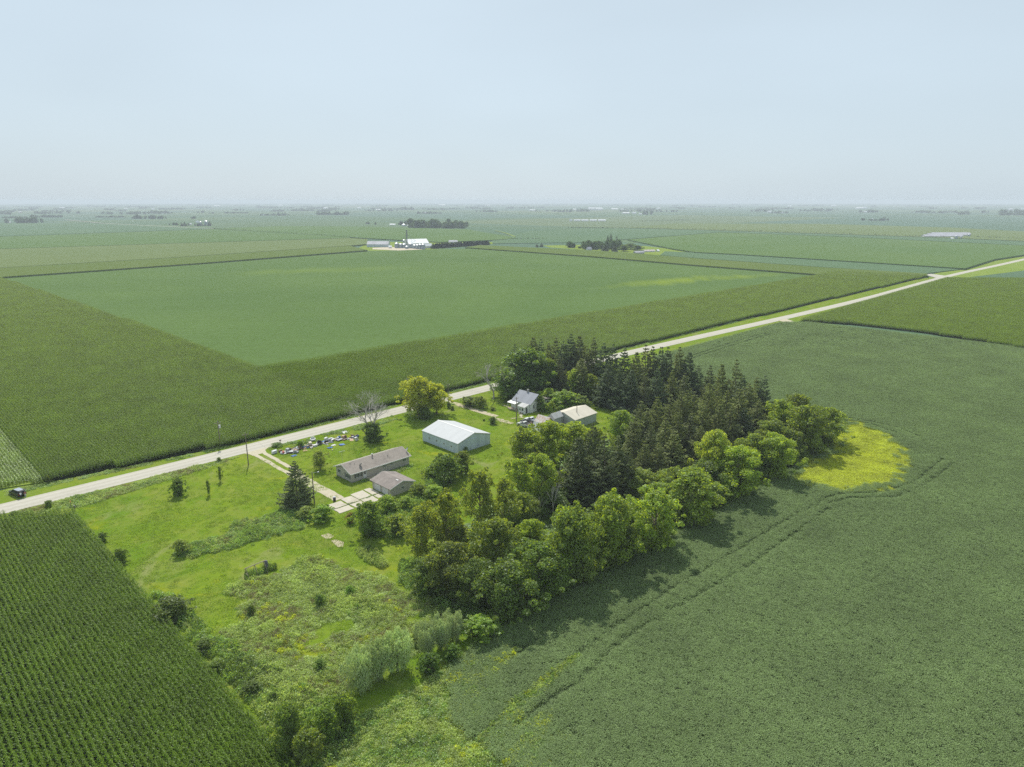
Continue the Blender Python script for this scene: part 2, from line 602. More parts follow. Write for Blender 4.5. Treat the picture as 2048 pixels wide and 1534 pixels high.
def ground_mat():
    """Far farmland: a patchwork of rectangular fields on the section grid."""
    m, nt, out = new_mat("far_farmland_haze_tinted")
    def brick(w, h, off, seed):
        mp = N(nt, "ShaderNodeMapping")
        g = N(nt, "ShaderNodeNewGeometry")
        nt.links.new(g.outputs["Position"], mp.inputs[0])
        mp.inputs[1].default_value = (seed * 311.0, seed * 173.0, 0)
        mp.inputs[2].default_value = (0, 0, -A)
        b = N(nt, "ShaderNodeTexBrick")
        b.offset = off
        b.inputs["Color1"].default_value = (0, 0, 0, 1)
        b.inputs["Color2"].default_value = (1, 1, 1, 1)
        b.inputs["Mortar"].default_value = (.5, .5, .5, 1)
        b.inputs["Scale"].default_value = 1.0
        b.inputs["Mortar Size"].default_value = 0.0
        b.inputs["Brick Width"].default_value = w
        b.inputs["Row Height"].default_value = h
        nt.links.new(mp.outputs[0], b.inputs[0])
        return b.outputs[0]
    a, b_, c_ = brick(805, 402, .5, 1), brick(402, 805, .0, 2), brick(1610, 805, .5, 3)
    col = mixrgb(nt, a, (.080, .135, .078), (.108, .155, .076))  # extra blue in these field colours paints in distance haze
    col = mixrgb(nt, ramp(nt, b_, .45, .55), col, (.088, .142, .098))
    col = mixrgb(nt, ramp(nt, c_, .70, .78, 0, .8), col, (.130, .165, .080))
    co = grid_coord(nt)
    col = mixrgb(nt, ramp(nt, nz(nt, co, .004, 5, .6), .35, .7, 0, .35), col, (.07, .11, .05))
    d = N(nt, "ShaderNodeBsdfDiffuse")
    nt.links.new(col, d.inputs[0])
    nt.links.new(d.outputs[0], out.inputs[0])
    return m
M['ground'] = ground_mat()

def gravel_mat(name, base, worn, uvname=None, grass=None):
    m, nt, out = new_mat(name)
    co = grid_coord(nt)
    f = nz(nt, co, 1.8, 6, .7)
    c = mixrgb(nt, ramp(nt, f, .3, .7), tuple(x * .86 for x in base), tuple(min(x * 1.1, 1) for x in base))
    if uvname:
        uv = N(nt, "ShaderNodeUVMap", uv_map=uvname)
        sp = N(nt, "ShaderNodeSeparateXYZ")
        nt.links.new(uv.outputs[0], sp.inputs[0])
        w = N(nt, "ShaderNodeMath", operation='MULTIPLY')
        nt.links.new(sp.outputs[1], w.inputs[0])
        w.inputs[1].default_value = 2 * math.pi * 3
        s = N(nt, "ShaderNodeMath", operation='SINE')
        nt.links.new(w.outputs[0], s.inputs[0])
        jit = nz(nt, grid_coord(nt, .02, .02), 1.0, 3)
        ad = N(nt, "ShaderNodeMath", operation='ADD')
        nt.links.new(s.outputs[0], ad.inputs[0]); nt.links.new(jit, ad.inputs[1])
        c = mixrgb(nt, ramp(nt, ad.outputs[0], -.3, 1.6, 0, .55), c, worn)
    f2 = nz(nt, co, .12, 5, .6)
    c = mixrgb(nt, ramp(nt, f2, .5, .75, 0, .35), c, tuple(x * .78 for x in base))
    if grass:
        f3 = nz(nt, co, grass[1], 5, .7)
        c = mixrgb(nt, ramp(nt, f3, grass[2], grass[2] + .08), c, grass[0])
    d = N(nt, "ShaderNodeBsdfDiffuse")
    nt.links.new(c, d.inputs[0])
    b = N(nt, "ShaderNodeBump")
    b.inputs["Strength"].default_value = .3
    b.inputs["Distance"].default_value = .05
    nt.links.new(nz(nt, co, 5, 3, .7), b.inputs["Height"])
    nt.links.new(b.outputs[0], d.inputs["Normal"])
    nt.links.new(d.outputs[0], out.inputs[0])
    return m
M['road'] = gravel_mat("pale_gravel_road", (.385, .365, .305), (.47, .45, .395), "across")
M['lane'] = gravel_mat("weedy_gravel_lane", (.40, .35, .25), (.4, .4, .3), None, ((.14, .19, .03), .55, .53))
M['drive'] = gravel_mat("gravel_drive", (.43, .39, .29), (.4, .4, .3), None, ((.16, .20, .035), .5, .60))
M['concrete'] = plain("old_concrete", (.42, .385, .31), .9, .10, .8, .3, dirt=((.30, .27, .19), .7))
M['dirt'] = plain("bare_farmyard_earth", (.42, .36, .26), .95, .12, .05, 0, obj=False)

# ------------------------------------------------------------------ the land
n = 96
disc = [(17000 * math.cos(2 * math.pi * i / n), 17000 * math.sin(2 * math.pi * i / n)) for i in range(n)]
sheet("ground", disc, 0.0, M['ground'], "flat farmland patchwork reaching to the hazy horizon")

ROAD = [(-260, 912), (0, 1017.5), (497, 898.5), (800, 819.5), (980, 775), (1262, 703.6), (1557, 638.5), (1735, 597), (1885, 554.6), (1928, 544.5), (1976, 535), (2048, 518.8)]
rc = [W(-160, 190.5)] + PX(ROAD[1:])
d_ = np.array(rc[-1]) - np.array(rc[-2])
rc.append(tuple(np.array(rc[-1]) + d_ / np.linalg.norm(d_) * 500))
def road_strip(name, line, width, z, mat, label, crown=0.12, nn=9):
    L = []
    for a, b in zip(line[:-1], line[1:]):
        a, b = np.array(a), np.array(b)
        k = max(1, int(np.linalg.norm(b - a) / 25))
        L += [a + (b - a) * i / k for i in range(k)]
    L.append(np.array(line[-1]))
    L = np.array(L)
    for _ in range(4):
        L[1:-1] = (L[:-2] + 2 * L[1:-1] + L[2:]) / 4
    T = np.gradient(L, axis=0)
    T /= np.linalg.norm(T, axis=1, keepdims=True)
    Nn = np.stack([-T[:, 1], T[:, 0]], 1)
    V, F, UV = [], [], []
    for i in range(len(L)):
        for j in range(nn):
            s = j / (nn - 1)
            p = L[i] + Nn[i] * (s - .5) * width
            V.append((p[0], p[1], z + crown * (1 - (2 * s - 1) ** 2)))
    for i in range(len(L) - 1):
        for j in range(nn - 1):
            q = i * nn + j
            F.append((q, q + nn, q + nn + 1, q + 1))
    me = mesh_np(name, V, [tuple(reversed(f)) for f in F], [mat])
    uvl = me.uv_layers.new(name="across")
    for lp in me.loops:
        vi = lp.vertex_index
        uvl.data[lp.index].uv = (vi // nn, (vi % nn) / (nn - 1))
    return struct(link(name, me), label)
road_strip("gravel_road", rc, 6.9, .06, M['road'], "pale gravel country road running diagonally past the farm")

# grass of the farmyard and both verges
sheet("lawn", UVP([(-90, 176), (28, 176), (31, 70), (34, 40), (52, 40), (56, 66), (208, 64), (226, 72), (232, 110), (246, 150), (266, 172), (396, 171), (400, 160), (404, 160), (736, 163), (742, 190), (560, 191), (400, 193.5), (280, 196), (140, 197), (78, 198), (30, 204), (22, 202), (-90, 203)]), .03, M['lawn'], "bright green lawn and road verges around the farmyard")
sheet("grass_bank", PX([(1860, 551), (1895, 537), (1960, 524), (2048, 505), (2120, 498), (2120, 530), (2048, 541), (1950, 553), (1895, 560)]), .035, M['verge_grass'], "grassy banks beside the far end of the gravel road")

# crops that stand high enough to have a shaded edge
LLC = UVP([(-70, 30), (30.6, 30), (30.2, 174), (18, 181.5), (-70, 180)])
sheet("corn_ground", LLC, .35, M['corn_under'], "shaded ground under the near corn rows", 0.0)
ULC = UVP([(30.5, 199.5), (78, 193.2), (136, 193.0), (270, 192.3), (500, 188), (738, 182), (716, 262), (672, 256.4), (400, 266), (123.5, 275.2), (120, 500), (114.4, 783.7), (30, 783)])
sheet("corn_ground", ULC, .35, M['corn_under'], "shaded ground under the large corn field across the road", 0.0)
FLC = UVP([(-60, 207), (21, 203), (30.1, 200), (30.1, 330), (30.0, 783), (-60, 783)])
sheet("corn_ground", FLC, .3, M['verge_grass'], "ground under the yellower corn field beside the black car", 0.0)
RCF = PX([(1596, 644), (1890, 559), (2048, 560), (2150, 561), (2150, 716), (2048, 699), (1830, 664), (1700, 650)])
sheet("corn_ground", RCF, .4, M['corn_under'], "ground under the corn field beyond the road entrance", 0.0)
SOYA = [G(520, 738, .8), G(1640, 551, .8), G(1400, 533, .8), G(1173, 514, .8), G(935, 497, .8), G(862, 498.5, .8), G(735, 503, .8), G(400, 529, .8), G(0, 556.5, .8), G(30, 565, .8)]
sheet("soybean_field", SOYA, .8, M['soy_field'], "big green soybean field framed by corn beyond the road", 0.0)

def field(nm, pts, mat, h, label):
    sheet(nm, [G(x, y, h) for x, y in pts], h, M[mat], label, 0.0)
field("corn_strip", [(-60, 561), (0, 554), (400, 526), (735, 500), (700, 491.5), (350, 515), (0, 536), (-60, 540)], 'corn_top', 2.3, "long darker corn strip with a shaded edge beyond the soybeans")
field("pale_field", [(-80, 540.5), (0, 535.5), (350, 514.5), (700, 491), (735, 488), (735, 478), (700, 476), (376, 486), (0, 498), (-80, 501)], 'corn_tan', 2.0, "pale tan green field behind the long corn strip")
field("green_field", [(-80, 500.5), (0, 497.5), (376, 485.5), (700, 475.5), (700, 473), (427, 458), (0, 473), (-80, 476)], 'corn_green', 1.2, "green wedge shaped field behind the pale tan field")
field("bluish_field", [(-80, 475.5), (0, 472.5), (427, 457.5), (205, 447), (0, 446), (-80, 446)], 'soy_blue', .8, "bluish soybean field in front of the dark grove")
field("corn_strip", [(930, 494.5), (1173, 511.5), (1400, 530.5), (1640, 548.5), (1720, 551), (1855, 551), (1855, 547), (1640, 534), (1400, 517), (1240, 504), (1173, 500), (960, 490)], 'corn_top', 2.3, "olive corn strip bordering the far side of the soybean field")
field("bluish_field", [(1330, 502.5), (1400, 505.5), (1480, 509), (1700, 523), (1930, 537), (1850, 547), (1640, 533.5), (1400, 516.5), (1320, 510)], 'soy_blue', .8, "bluish soybean strip between two corn fields near the far road")
field("green_field", [(1255, 479), (1440, 464.5), (1700, 474), (2048, 491), (2130, 494), (2110, 500), (1990, 518), (1930, 536.5), (1700, 522), (1480, 508.5), (1390, 504), (1345, 497)], 'corn_green', 2.0, "dark green corn field behind the bluish strip")
field("bluish_field", [(1060, 462), (1250, 456), (1400, 460), (1850, 474), (2130, 486), (2130, 494), (2048, 490.5), (1700, 473.5), (1440, 464), (1250, 478.5), (1200, 484), (985, 487), (985, 480)], 'soy_blue', .8, "wide bluish soybean band behind the farmstead grove")
field("olive_field", [(1250, 455.5), (1350, 447), (1640, 447.5), (1900, 455), (2130, 467), (2130, 485.5), (1850, 473.5), (1400, 459.5)], 'corn_tan', 1.6, "olive field with a dark hedge line along its near edge")
field("green_field", [(427, 457), (560, 452), (735, 453), (935, 458.5), (1035, 476), (985, 480), (880, 484), (738, 476.5), (700, 474), (560, 465.3)], 'corn_green', 1.6, "green field between the grain bins and the wooded farm")
field("farmyard", [(725, 492), (740, 484), (990, 484), (990, 488), (958, 489.5), (925, 494), (862, 499), (740, 502), (715, 497)], 'verge_grass', .05, "grassy yard around the grain bins")
field("farmyard", [(1085, 491), (1200, 489), (1290, 492), (1345, 498), (1420, 505), (1330, 507), (1310, 514), (1240, 505), (1100, 495)], 'verge_grass', .05, "grassy yard around the far grove farmstead")
field("gravel_yard", [(745, 498.5), (800, 501), (850, 500.5), (850, 497), (780, 494), (745, 495.5)], 'dirt', .1, "bare earth yard in front of the grain bins")
field("gravel_yard", [(1895, 481), (1915, 476.5), (1945, 476), (1975, 481), (1945, 482.5), (1915, 482)], 'dirt', .1, "pale bare yard beside the long hog barns")

# paths, drives and slabs
sheet("entrance", PX([(1850, 549.5), (1862, 548), (1890, 551.5), (1896, 554), (1878, 558)]), .2, M['road'], "gravel field entrance at the far bend of the road")
sheet("entrance", PX([(1556, 641), (1572, 638), (1606, 649.5), (1592, 651)]), .12, M['drive'], "short gravel field entrance across the road verge")
def wob(u, v0, v1, w, k=14, amp=.25, seed=3):
    r = random.Random(seed)
    L, R = [], []
    for i in range(k + 1):
        v = v0 + (v1 - v0) * i / k
        o = r.uniform(-amp, amp) * .5
        L.append((u - w / 2 + o + r.uniform(-amp, amp) * .4, v))
        R.append((u + w / 2 + o + r.uniform(-amp, amp) * .4, v))
    return UVP(L + R[::-1])
sheet("driveway", UVP([(74.5, 186.5), (86, 186.5), (81.2, 182.5), (80.6, 180.5), (76.6, 180.5), (76.4, 182.5)]), .075, M['drive'], "flared mouth of the house driveway at the road")
sheet("driveway", wob(77.5, 180.7, 160, 1.25, seed=1), .07, M['drive'], "outer gravel wheel track of the house driveway")
sheet("driveway", wob(79.9, 180.7, 160, 1.25, seed=2), .07, M['drive'], "inner gravel wheel track of the house driveway")
sheet("driveway", wob(78.3, 160, 137.4, 3.0, seed=5), .074, M['drive'], "gravel driveway between the lawn and the concrete pads")
sheet("farm_lane", wob(150.6, 184.5, 158, 2.4, seed=6, amp=.5), .07, M['lane'], "faint weedy gravel lane leading from the road to the farmhouse")
sheet("farm_lane", wob(149.0, 158, 149, 2.2, seed=7, amp=.6), .072, M['lane'], "worn end of the weedy lane beside the parked pickups")
sheet("footpath", UVP([(155.6, 151.2), (158.8, 153.4), (158.2, 154.2), (155.0, 152.2)]), .08, M['concrete'], "broken concrete walk by the farmhouse porch")
sheet("footpath", UVP([(159.3, 157.0), (159.9, 157.0), (162.2, 166.2), (161.4, 166.4)]), .08, M['lane'], "worn footpath along the front of the farmhouse")
sheet("footpath", UVP([(152.3, 152.6), (156.2, 150.6), (156.6, 151.4), (152.8, 153.6)]), .082, M['lane'], "bare footpath between the farmhouse and the pickups")
pads = [(74.3, 78.0, 130.6, 133.2), (74.3, 78.0, 133.6, 136.6), (78.5, 81.4, 130.5, 133.1), (78.4, 81.3, 133.5, 137.2), (81.8, 85.0, 130.3, 133.5), (81.7, 85.1, 133.9, 137.9), (85.4, 87.4, 130.6, 133.6), (85.5, 87.4, 134.0, 138.2)]
lab = ["outer corner slab beside the bramble bush", "outer slab at the end of the gravel driveway", "second slab in the row next to the bramble bush", "second slab in the row next to the lawn", "third slab beside the tall shrubs", "third slab beside the lawn", "narrow slab against the garage door", "narrow slab at the garage corner near the house"]
for (a, b, c, d), l in zip(pads, lab):
    r = random.Random(a)
    j = lambda: r.uniform(-.14, .14)
    mb = MB()
    poly = [(a + j(), c + j()), ((a + b) / 2, c + j()), (b + j(), c + j()), (b + j(), (c + d) / 2), (b + j(), d + j()), ((a + b) / 2 + j(), d + j()), (a + j(), d + j()), (a + j(), (c + d) / 2)]
    w = [W(*p) for p in poly]
    mb.prism(w, .0, .11 + r.uniform(0, .02), axis='z')
    struct(mb.build("concrete_slab", M['concrete']), "weathered concrete " + l)
for c, l in (([(642, 1071), (655, 1066), (668, 1072), (662, 1078), (650, 1078)], "small bare concrete patch in the lawn nearer the drive"),
             ([(662, 1082), (672, 1079), (688, 1085), (686, 1094), (676, 1095)], "small bare concrete patch in the lawn nearer the swing frame")):
    sheet("bare_patch", PX(c), .07, M['lane'], l)
# ------------------------------------------------------------------ crops and ground cover
def corn_tile(seed, rows=3, length=3.04, step=.19, leaves=7):
    r = np.random.default_rng(seed)
    xs = np.arange(0, length, step) - length / 2 + step / 2
    ys = (np.arange(rows) - (rows - 1) / 2) * .76
    X, Y = np.meshgrid(xs, ys)
    n = X.size
    base = np.stack([X.ravel() + r.normal(0, .04, n), Y.ravel() + r.normal(0, .035, n), np.zeros(n)], 1)
    H = r.normal(2.35, .13, n)
    Cs, Ds, Ss, Ls, Ws = [], [], [], [], []
    for k in range(leaves):
        t = .30 + .66 * k / (leaves - 1)
        az = np.where(r.random(n) < .5, 0, np.pi) + r.normal(0, .48, n)      # leaves lie mostly along the row
        out = np.stack([np.cos(az), np.sin(az), np.zeros(n)], 1)
        ln = r.uniform(.32, .50, n) * (1.1 - .4 * abs(t - .55))
        rise = r.uniform(.15, .75, n)
        D1 = unit(out + np.stack([0 * rise, 0 * rise, rise], 1))
        S = np.stack([-np.sin(az), np.cos(az), np.zeros(n)], 1)
        p0 = base + np.stack([0 * H, 0 * H, H * t], 1)
        c1 = p0 + D1 * (ln * .5)[:, None]
        D2 = unit(out - np.stack([0 * rise, 0 * rise, r.uniform(.2, 1.1, n)], 1))
        c2 = p0 + D1 * (ln * .95)[:, None] + D2 * (ln * .38)[:, None]
        Cs += [c1, c2]; Ds += [D1, D2]; Ss += [S, S]
        Ls += [ln, ln * .85]; Ws += [np.full(n, .12), np.full(n, .11)]
    V1, F1 = diamonds(np.concatenate(Cs), np.concatenate(Ds), np.concatenate(Ss), np.concatenate(Ls), np.concatenate(Ws))
    # tassels
    C, D, S = [], [], []
    for k in range(3):
        az = r.uniform(0, 2 * np.pi, n)
        d = unit(np.stack([np.cos(az) * .35, np.sin(az) * .35, np.ones(n)], 1))
        C.append(base + np.stack([0 * H, 0 * H, H * .98], 1) + d * .16)
        D.append(d)
        S.append(np.stack([-np.sin(az), np.cos(az), np.zeros(n)], 1))
    V2, F2 = diamonds(np.concatenate(C), np.concatenate(D), np.concatenate(S), .26, .022)
    V = np.concatenate([V1, V2])
    F = np.concatenate([F1, F2 + len(V1)])
    mi = np.concatenate([np.zeros(len(F1)), np.ones(len(F2))])
    return mesh_np("corn_rows", V, F, [M['corn'], M['tassel']], midx=mi)

corn_src = [source("corn_rows", corn_tile(s)) for s in range(7)]

def tiles(poly, tl, tw, rot_uv, align_hi=False):
    """Tile centres on the farm grid inside a polygon, with tiles running along u (0) or v (1)."""
    P = np.array(poly)
    uv = np.stack([P @ np.array([CA, SA]), P @ np.array([-SA, CA])], 1)
    lo, hi = uv.min(0), uv.max(0)
    du, dv = (tw, tl) if rot_uv else (tl, tw)
    u0 = hi[0] - math.floor((hi[0] - lo[0]) / du) * du if align_hi else lo[0]
    U, V = np.meshgrid(np.arange(u0 + du / 2, hi[0], du), np.arange(lo[1] + dv / 2, hi[1], dv))
    c = np.stack([U.ravel(), V.ravel()], 1)
    xy = np.stack([c[:, 0] * CA - c[:, 1] * SA, c[:, 0] * SA + c[:, 1] * CA], 1)
    k = inside(xy, poly)
    for a, b in ((.14, 0), (-.14, 0), (0, .14), (0, -.14)):
        q = c + np.array([a * du, b * dv])
        k &= inside(np.stack([q[:, 0] * CA - q[:, 1] * SA, q[:, 0] * SA + q[:, 1] * CA], 1), poly)
    return xy[k]

def visible(xy, margin=.26, near=8):
    """Only what the photograph and a step to its side could show."""
    x, y = xy[:, 0], xy[:, 1]
    d = y * math.cos(PITCH) + CAM_H * math.sin(PITCH)
    return (y > near) & (abs(x) < d * (.75 + margin) + 8)

def plant_corn(name, label, poly, along_v, src, zs=1.0, align_hi=False):
    xy = tiles(poly, 3.04, 2.28, along_v, align_hi)
    xy = xy[visible(xy)]
    n = len(xy)
    rot = np.where(rng.random(n) < .5, 0, math.pi) + A + (math.pi / 2 if along_v else 0)
    h = (1 + .05 * vnoise(xy, 60, 3.3) + .03 * vnoise(xy, 9, 8.1)) * zs
    s = np.stack([np.ones(n), np.ones(n), h], 1)
    scatter(name, label, "corn field", xy, rot, s, rng.integers(0, len(src), n), src)

plant_corn("corn_crop", "near rows of tall green corn filling the lower corner", LLC, True, corn_src, 1.0, True)
LEFT_ARM = UVP([(30.5, 199.5), (78, 193.2), (125.0, 193.2), (124.6, 300), (122, 500), (114.4, 783), (30, 783)])
ROAD_ARM = UVP([(122.6, 193.2), (136, 193.0), (270, 192.3), (500, 188), (738, 182), (716, 262), (672, 256.4), (400, 266), (123.5, 275.2)])
plant_corn("corn_crop", "corn rows of the large field across the road facing the camera", LEFT_ARM, True, corn_src)
plant_corn("corn_crop", "corn band between the gravel road and the big soybean field", ROAD_ARM, False, corn_src)
plant_corn("corn_crop", "corn field beyond the road entrance with a shaded near edge", RCF, False, corn_src)
M['corn_y'] = leaf_mat("yellowing_corn_leaf", (.17, .25, .03), (.42, .53, .03), 0.42, 0.03, 0.4, 0.4, 7.0)
def recol(o, mats):
    me = o.data.copy()
    for i, m in enumerate(mats):
        me.materials[i] = m
    return source(o.name, me)
corn_y = [recol(o, [M['corn_y'], M['corn_y']]) for o in corn_src]
plant_corn("corn_crop", "shorter yellowing corn at the field corner behind the black car", FLC, True, corn_y, .72, True)

def leaf_clump(name, mat, n, rad, h0, h1, size, seed, up=.6, dome=.5, stems=0):
    """A patch of leaves: flattish dome rad wide, leaves size long."""
    r = np.random.default_rng(seed)
    a, q = r.uniform(0, 2 * np.pi, n), np.sqrt(r.random(n)) * rad
    z = (h0 + (h1 - h0) * r.random(n) ** .6) * (1 - dome * (q / rad) ** 2)
    C = np.stack([q * np.cos(a), q * np.sin(a), z], 1)
    Nr = unit(rand_dirs(n, r) + np.array([0, 0, up * 2]))
    D, S = facing(Nr, r)
    L = size * r.uniform(.7, 1.3, n)
    V, F = diamonds(C, D, S, L, L * .62)
    return source(name, mesh_np(name, V, F, [mat]))

soy_src = [leaf_clump("soybean_plants", M['soy'], 128, .68, .54, .80, .14, 40 + s, .9, .04) for s in range(5)]

def jittered(poly, step, j=.45, r=rng):
    P = np.array(poly)
    lo, hi = P.min(0), P.max(0)
    X, Y = np.meshgrid(np.arange(lo[0], hi[0], step), np.arange(lo[1], hi[1], step))
    xy = np.stack([X.ravel(), Y.ravel()], 1) + r.uniform(-j, j, (X.size, 2)) * step
    return xy[inside(xy, poly)]

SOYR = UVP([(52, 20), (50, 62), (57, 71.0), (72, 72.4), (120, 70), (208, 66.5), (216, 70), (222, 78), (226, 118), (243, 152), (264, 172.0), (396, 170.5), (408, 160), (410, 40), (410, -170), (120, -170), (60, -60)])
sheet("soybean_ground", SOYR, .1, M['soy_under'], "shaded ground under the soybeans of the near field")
YEL = PX([(1580, 955), (1600, 935), (1640, 915), (1665, 885), (1690, 852), (1720, 846), (1775, 868), (1810, 893), (1822, 925), (1815, 955), (1775, 978), (1720, 984), (1655, 982), (1612, 972), (1590, 965)])
YELC = PX([(1600, 945), (1650, 910), (1700, 890), (1740, 888), (1770, 905), (1750, 930), (1700, 950), (1640, 960)])
TRACKS = [PX(l) for l in (
    [(960, 1480), (1060, 1392), (1160, 1310), (1260, 1240), (1350, 1178), (1430, 1132), (1540, 1064), (1650, 1002)],
    [(1030, 1455), (1170, 1360), (1230, 1300), (1290, 1255), (1390, 1200), (1480, 1146), (1580, 1078), (1655, 1022)],
    [(1650, 1000), (1680, 992), (1740, 990), (1790, 982), (1830, 968), (1850, 950), (1885, 922)],
    [(1655, 1010), (1700, 1000), (1790, 998), (1840, 978), (1872, 958), (1905, 930)],
    [(1690, 838), (1760, 850), (1800, 860), (1835, 875)], [(1690, 844), (1740, 850), (1790, 868)],
    [(970, 1345), (1030, 1315), (1085, 1278)], [(1110, 1480), (1155, 1455), (1160, 1450)],
    [(1370, 718), (1450, 692), (1530, 668)], [(1376, 722), (1460, 694), (1540, 670)])]
xy = jittered(SOYR, .74)
xy = xy[visible(xy, .22)]
far = xy[:, 1] > 330
xy = xy[~far | (rng.random(len(xy)) < .62)]
dt = np.full(len(xy), 9.0)
for t in TRACKS:
    dt = np.minimum(dt, seg_dist(xy, t) + np.clip(vnoise(xy, 9, 5.) * .45, -.12, .4))
def signed(P, poly):
    d = seg_dist(P, list(poly) + [poly[0]])
    return np.where(inside(P, poly), d, -d)
def yellow_val(P):
    return signed(P, YEL) / 4.8 - .22 + .95 * vnoise(P, 2.6, 51.) + .5 * vnoise(P, 8, 52.)
yv = np.full(len(xy), -9.0)
near_y = np.linalg.norm(xy - np.mean(YEL, 0), axis=1) < 60
yv[near_y] = yellow_val(xy[near_y])
keep = yv < .12 * rng.normal(0, 1, len(xy))
sxy = xy[keep]
n = len(sxy)
g1, g2 = vnoise(sxy, 45, 1.), vnoise(np.stack([sxy @ [CA, SA] * .35, sxy @ [-SA, CA]], 1), 5.5, 4.)
sz = (1 + .07 * g1 + .11 * g2 + rng.normal(0, .03, n)) * np.clip(.5 + .5 * (dt[keep] - .15) / .6, .5, 1)
sw = np.where(sxy[:, 1] > 330, 1.28, 1.0)
scatter("soybean_crop", "dense dark green soybeans filling the near field beside the grove", "soybean field", sxy, rng.uniform(0, 6.28, n),
        np.stack([sw * 1.1, sw * 1.1, sz], 1) * np.where(dt[keep] < .55, .8, 1.0)[:, None], rng.integers(0, 5, n), soy_src)

yellow_src = [leaf_clump("yellow_weeds", M['yellow'], 100, .8, .05, .34, .17, 60 + s, 1.5, .2) for s in range(3)]
YEDGE = PX([(1560, 960), (1590, 920), (1680, 836), (1730, 830), (1810, 860), (1860, 900), (1868, 940), (1850, 975), (1780, 1000), (1700, 1004), (1630, 1000), (1570, 980)])
yxy = jittered(YEDGE, .8)
yv2 = yellow_val(yxy)
yxy, yv2 = yxy[yv2 > -.05], yv2[yv2 > -.05]
n = len(yxy)
sheet("weed_patch_ground", YEL, .12, crop_mat("yellow_weed_mat", (.26, .30, .016), (.21, .26, .016), big=.05, fine=1.5), "flat yellow ground cover under the bright weed patch")
scatter("yellow_weeds", "bright yellow green weed patch in the soybeans at the grove end", "weeds", yxy, rng.uniform(0, 6.28, n),
        np.stack([np.ones(n), np.ones(n), np.clip(1.75 - yv2 * .5, .4, 1.9)], 1), rng.integers(0, 3, n), yellow_src)

weed_src = {k: [leaf_clump("weed_clump", M[m], 90, .75, .12, 1.0, sz_, 80 + i + 10 * q, .35, .55) for i in range(3)]
            for q, (k, m, sz_) in enumerate((('g', 'weed', .27), ('p', 'weed_pale', .24), ('d', 'weed_dark', .28), ('b', 'weed_dry', .16), ('y', 'yellow', .24)))}

def weeds(name, label, poly, step, mix, h=(.5, 1.1), nscale=7.0, gap=-.45, seed=1.0, edge=0.0):
    """Rough growth; mix: shares of the weed kinds, sorted into drifts by noise."""
    xy = jittered(poly, step)
    nn = vnoise(xy, nscale, seed) + .35 * vnoise(xy, nscale / 3, seed + 5)
    ok = nn > gap
    if edge:
        ok &= seg_dist(xy, list(poly) + [poly[0]]) > edge * (.75 + 1.3 * vnoise(xy, 2.4, seed + 3))
    xy, nn = xy[ok], nn[ok]
    n = len(xy)
    kinds = list(mix)
    sh = np.cumsum(list(mix.values())) / sum(mix.values())
    drift = .5 + .55 * (vnoise(xy, nscale * 1.2, seed + 9) + .4 * vnoise(xy, nscale / 3, seed + 12)) + rng.normal(0, .14, n)
    drift = np.clip(drift, 0, .999)
    ki = np.searchsorted(sh, drift)
    src = sum((weed_src[k] for k in kinds), [])
    idx = np.minimum(ki, len(kinds) - 1) * 3 + rng.integers(0, 3, n)
    hh = h[0] + (h[1] - h[0]) * np.clip(.5 + .7 * nn + rng.normal(0, .15, n), 0, 1.3)
    w = step * rng.uniform(1.0, 1.45, n) * (.8 + .3 * np.clip(hh, 0, 1.5))
    scatter(name, label, "weeds", xy, rng.uniform(0, 6.28, n), np.stack([w, w, hh], 1), idx, src)

weeds("weed_strip", "long overgrown strip of tall weeds in the mown lawn", PX([(346, 1110), (348, 1096), (384, 1082), (452, 1066), (455, 1046), (492, 1036), (568, 1018), (619, 1020), (632, 1036), (614, 1057), (568, 1072), (492, 1097), (404, 1117), (378, 1125), (355, 1117)]), .55, dict(d=.5, g=.7, p=2.2, b=.8), (.2, 1.1), 6, -.6, 2., edge=1.3)
weeds("weed_meadow", "broad rough meadow of pale and green weeds behind the corn", PX([(430, 1186), (462, 1162), (500, 1160), (560, 1135), (600, 1115), (640, 1108), (700, 1130), (770, 1150), (830, 1190), (900, 1210), (950, 1235), (905, 1270), (860, 1300), (700, 1390), (660, 1425), (600, 1440), (540, 1412), (470, 1330), (420, 1270), (470, 1240), (440, 1210)]), .62, dict(d=.5, g=1.1, p=2.6, b=.35, y=.12), (.15, 1.2), 7, -.48, 3., edge=1.6)
weeds("weed_margin", "bushy green weeds along the edge of the near corn", UVP([(31.2, 66), (31.2, 126), (34.5, 124), (35.5, 108), (37.5, 96), (40, 80), (44, 70)]), .6, dict(d=1.2, g=1.2, p=.9), (.5, 1.6), 6, -.5, 4., edge=.8)
weeds("weed_corner", "yellowish weedy corner where the soybeans have failed", UVP([(31, 40), (31, 70), (40, 72), (54, 71), (70, 73.4), (72, 71), (64, 66), (60, 62), (57, 56), (60, 50), (56, 40)]), .6, dict(d=.5, g=1.5, p=1.1, y=.2), (.35, .95), 4, -.9, 6.)
weeds("weed_drift", "yellow green weed streak between the soybean wheel tracks", PX([(950, 1490), (1030, 1402), (1100, 1348), (1150, 1312), (1162, 1316), (1110, 1368), (1060, 1425), (1000, 1490)]), .5, dict(g=.5, p=.8, y=.8), (.75, 1.05), 4, -.6, 7.)
weeds("weed_drift", "pale weedy streaks thinning out into the soybeans near the willows", PX([(880, 1372), (960, 1322), (1020, 1296), (1050, 1304), (970, 1368), (905, 1408)]), .6, dict(g=.8, p=1, y=.4), (.75, 1.05), 3.2, .05, 37.)
weeds("weed_drift", "yellowish weedy fan at the lower end of the soybean wheel tracks", PX([(1000, 1534), (1060, 1446), (1110, 1420), (1090, 1470), (1070, 1534)]), .55, dict(g=.9, p=.9, y=.5), (.7, 1.05), 4, -.3, 38.)
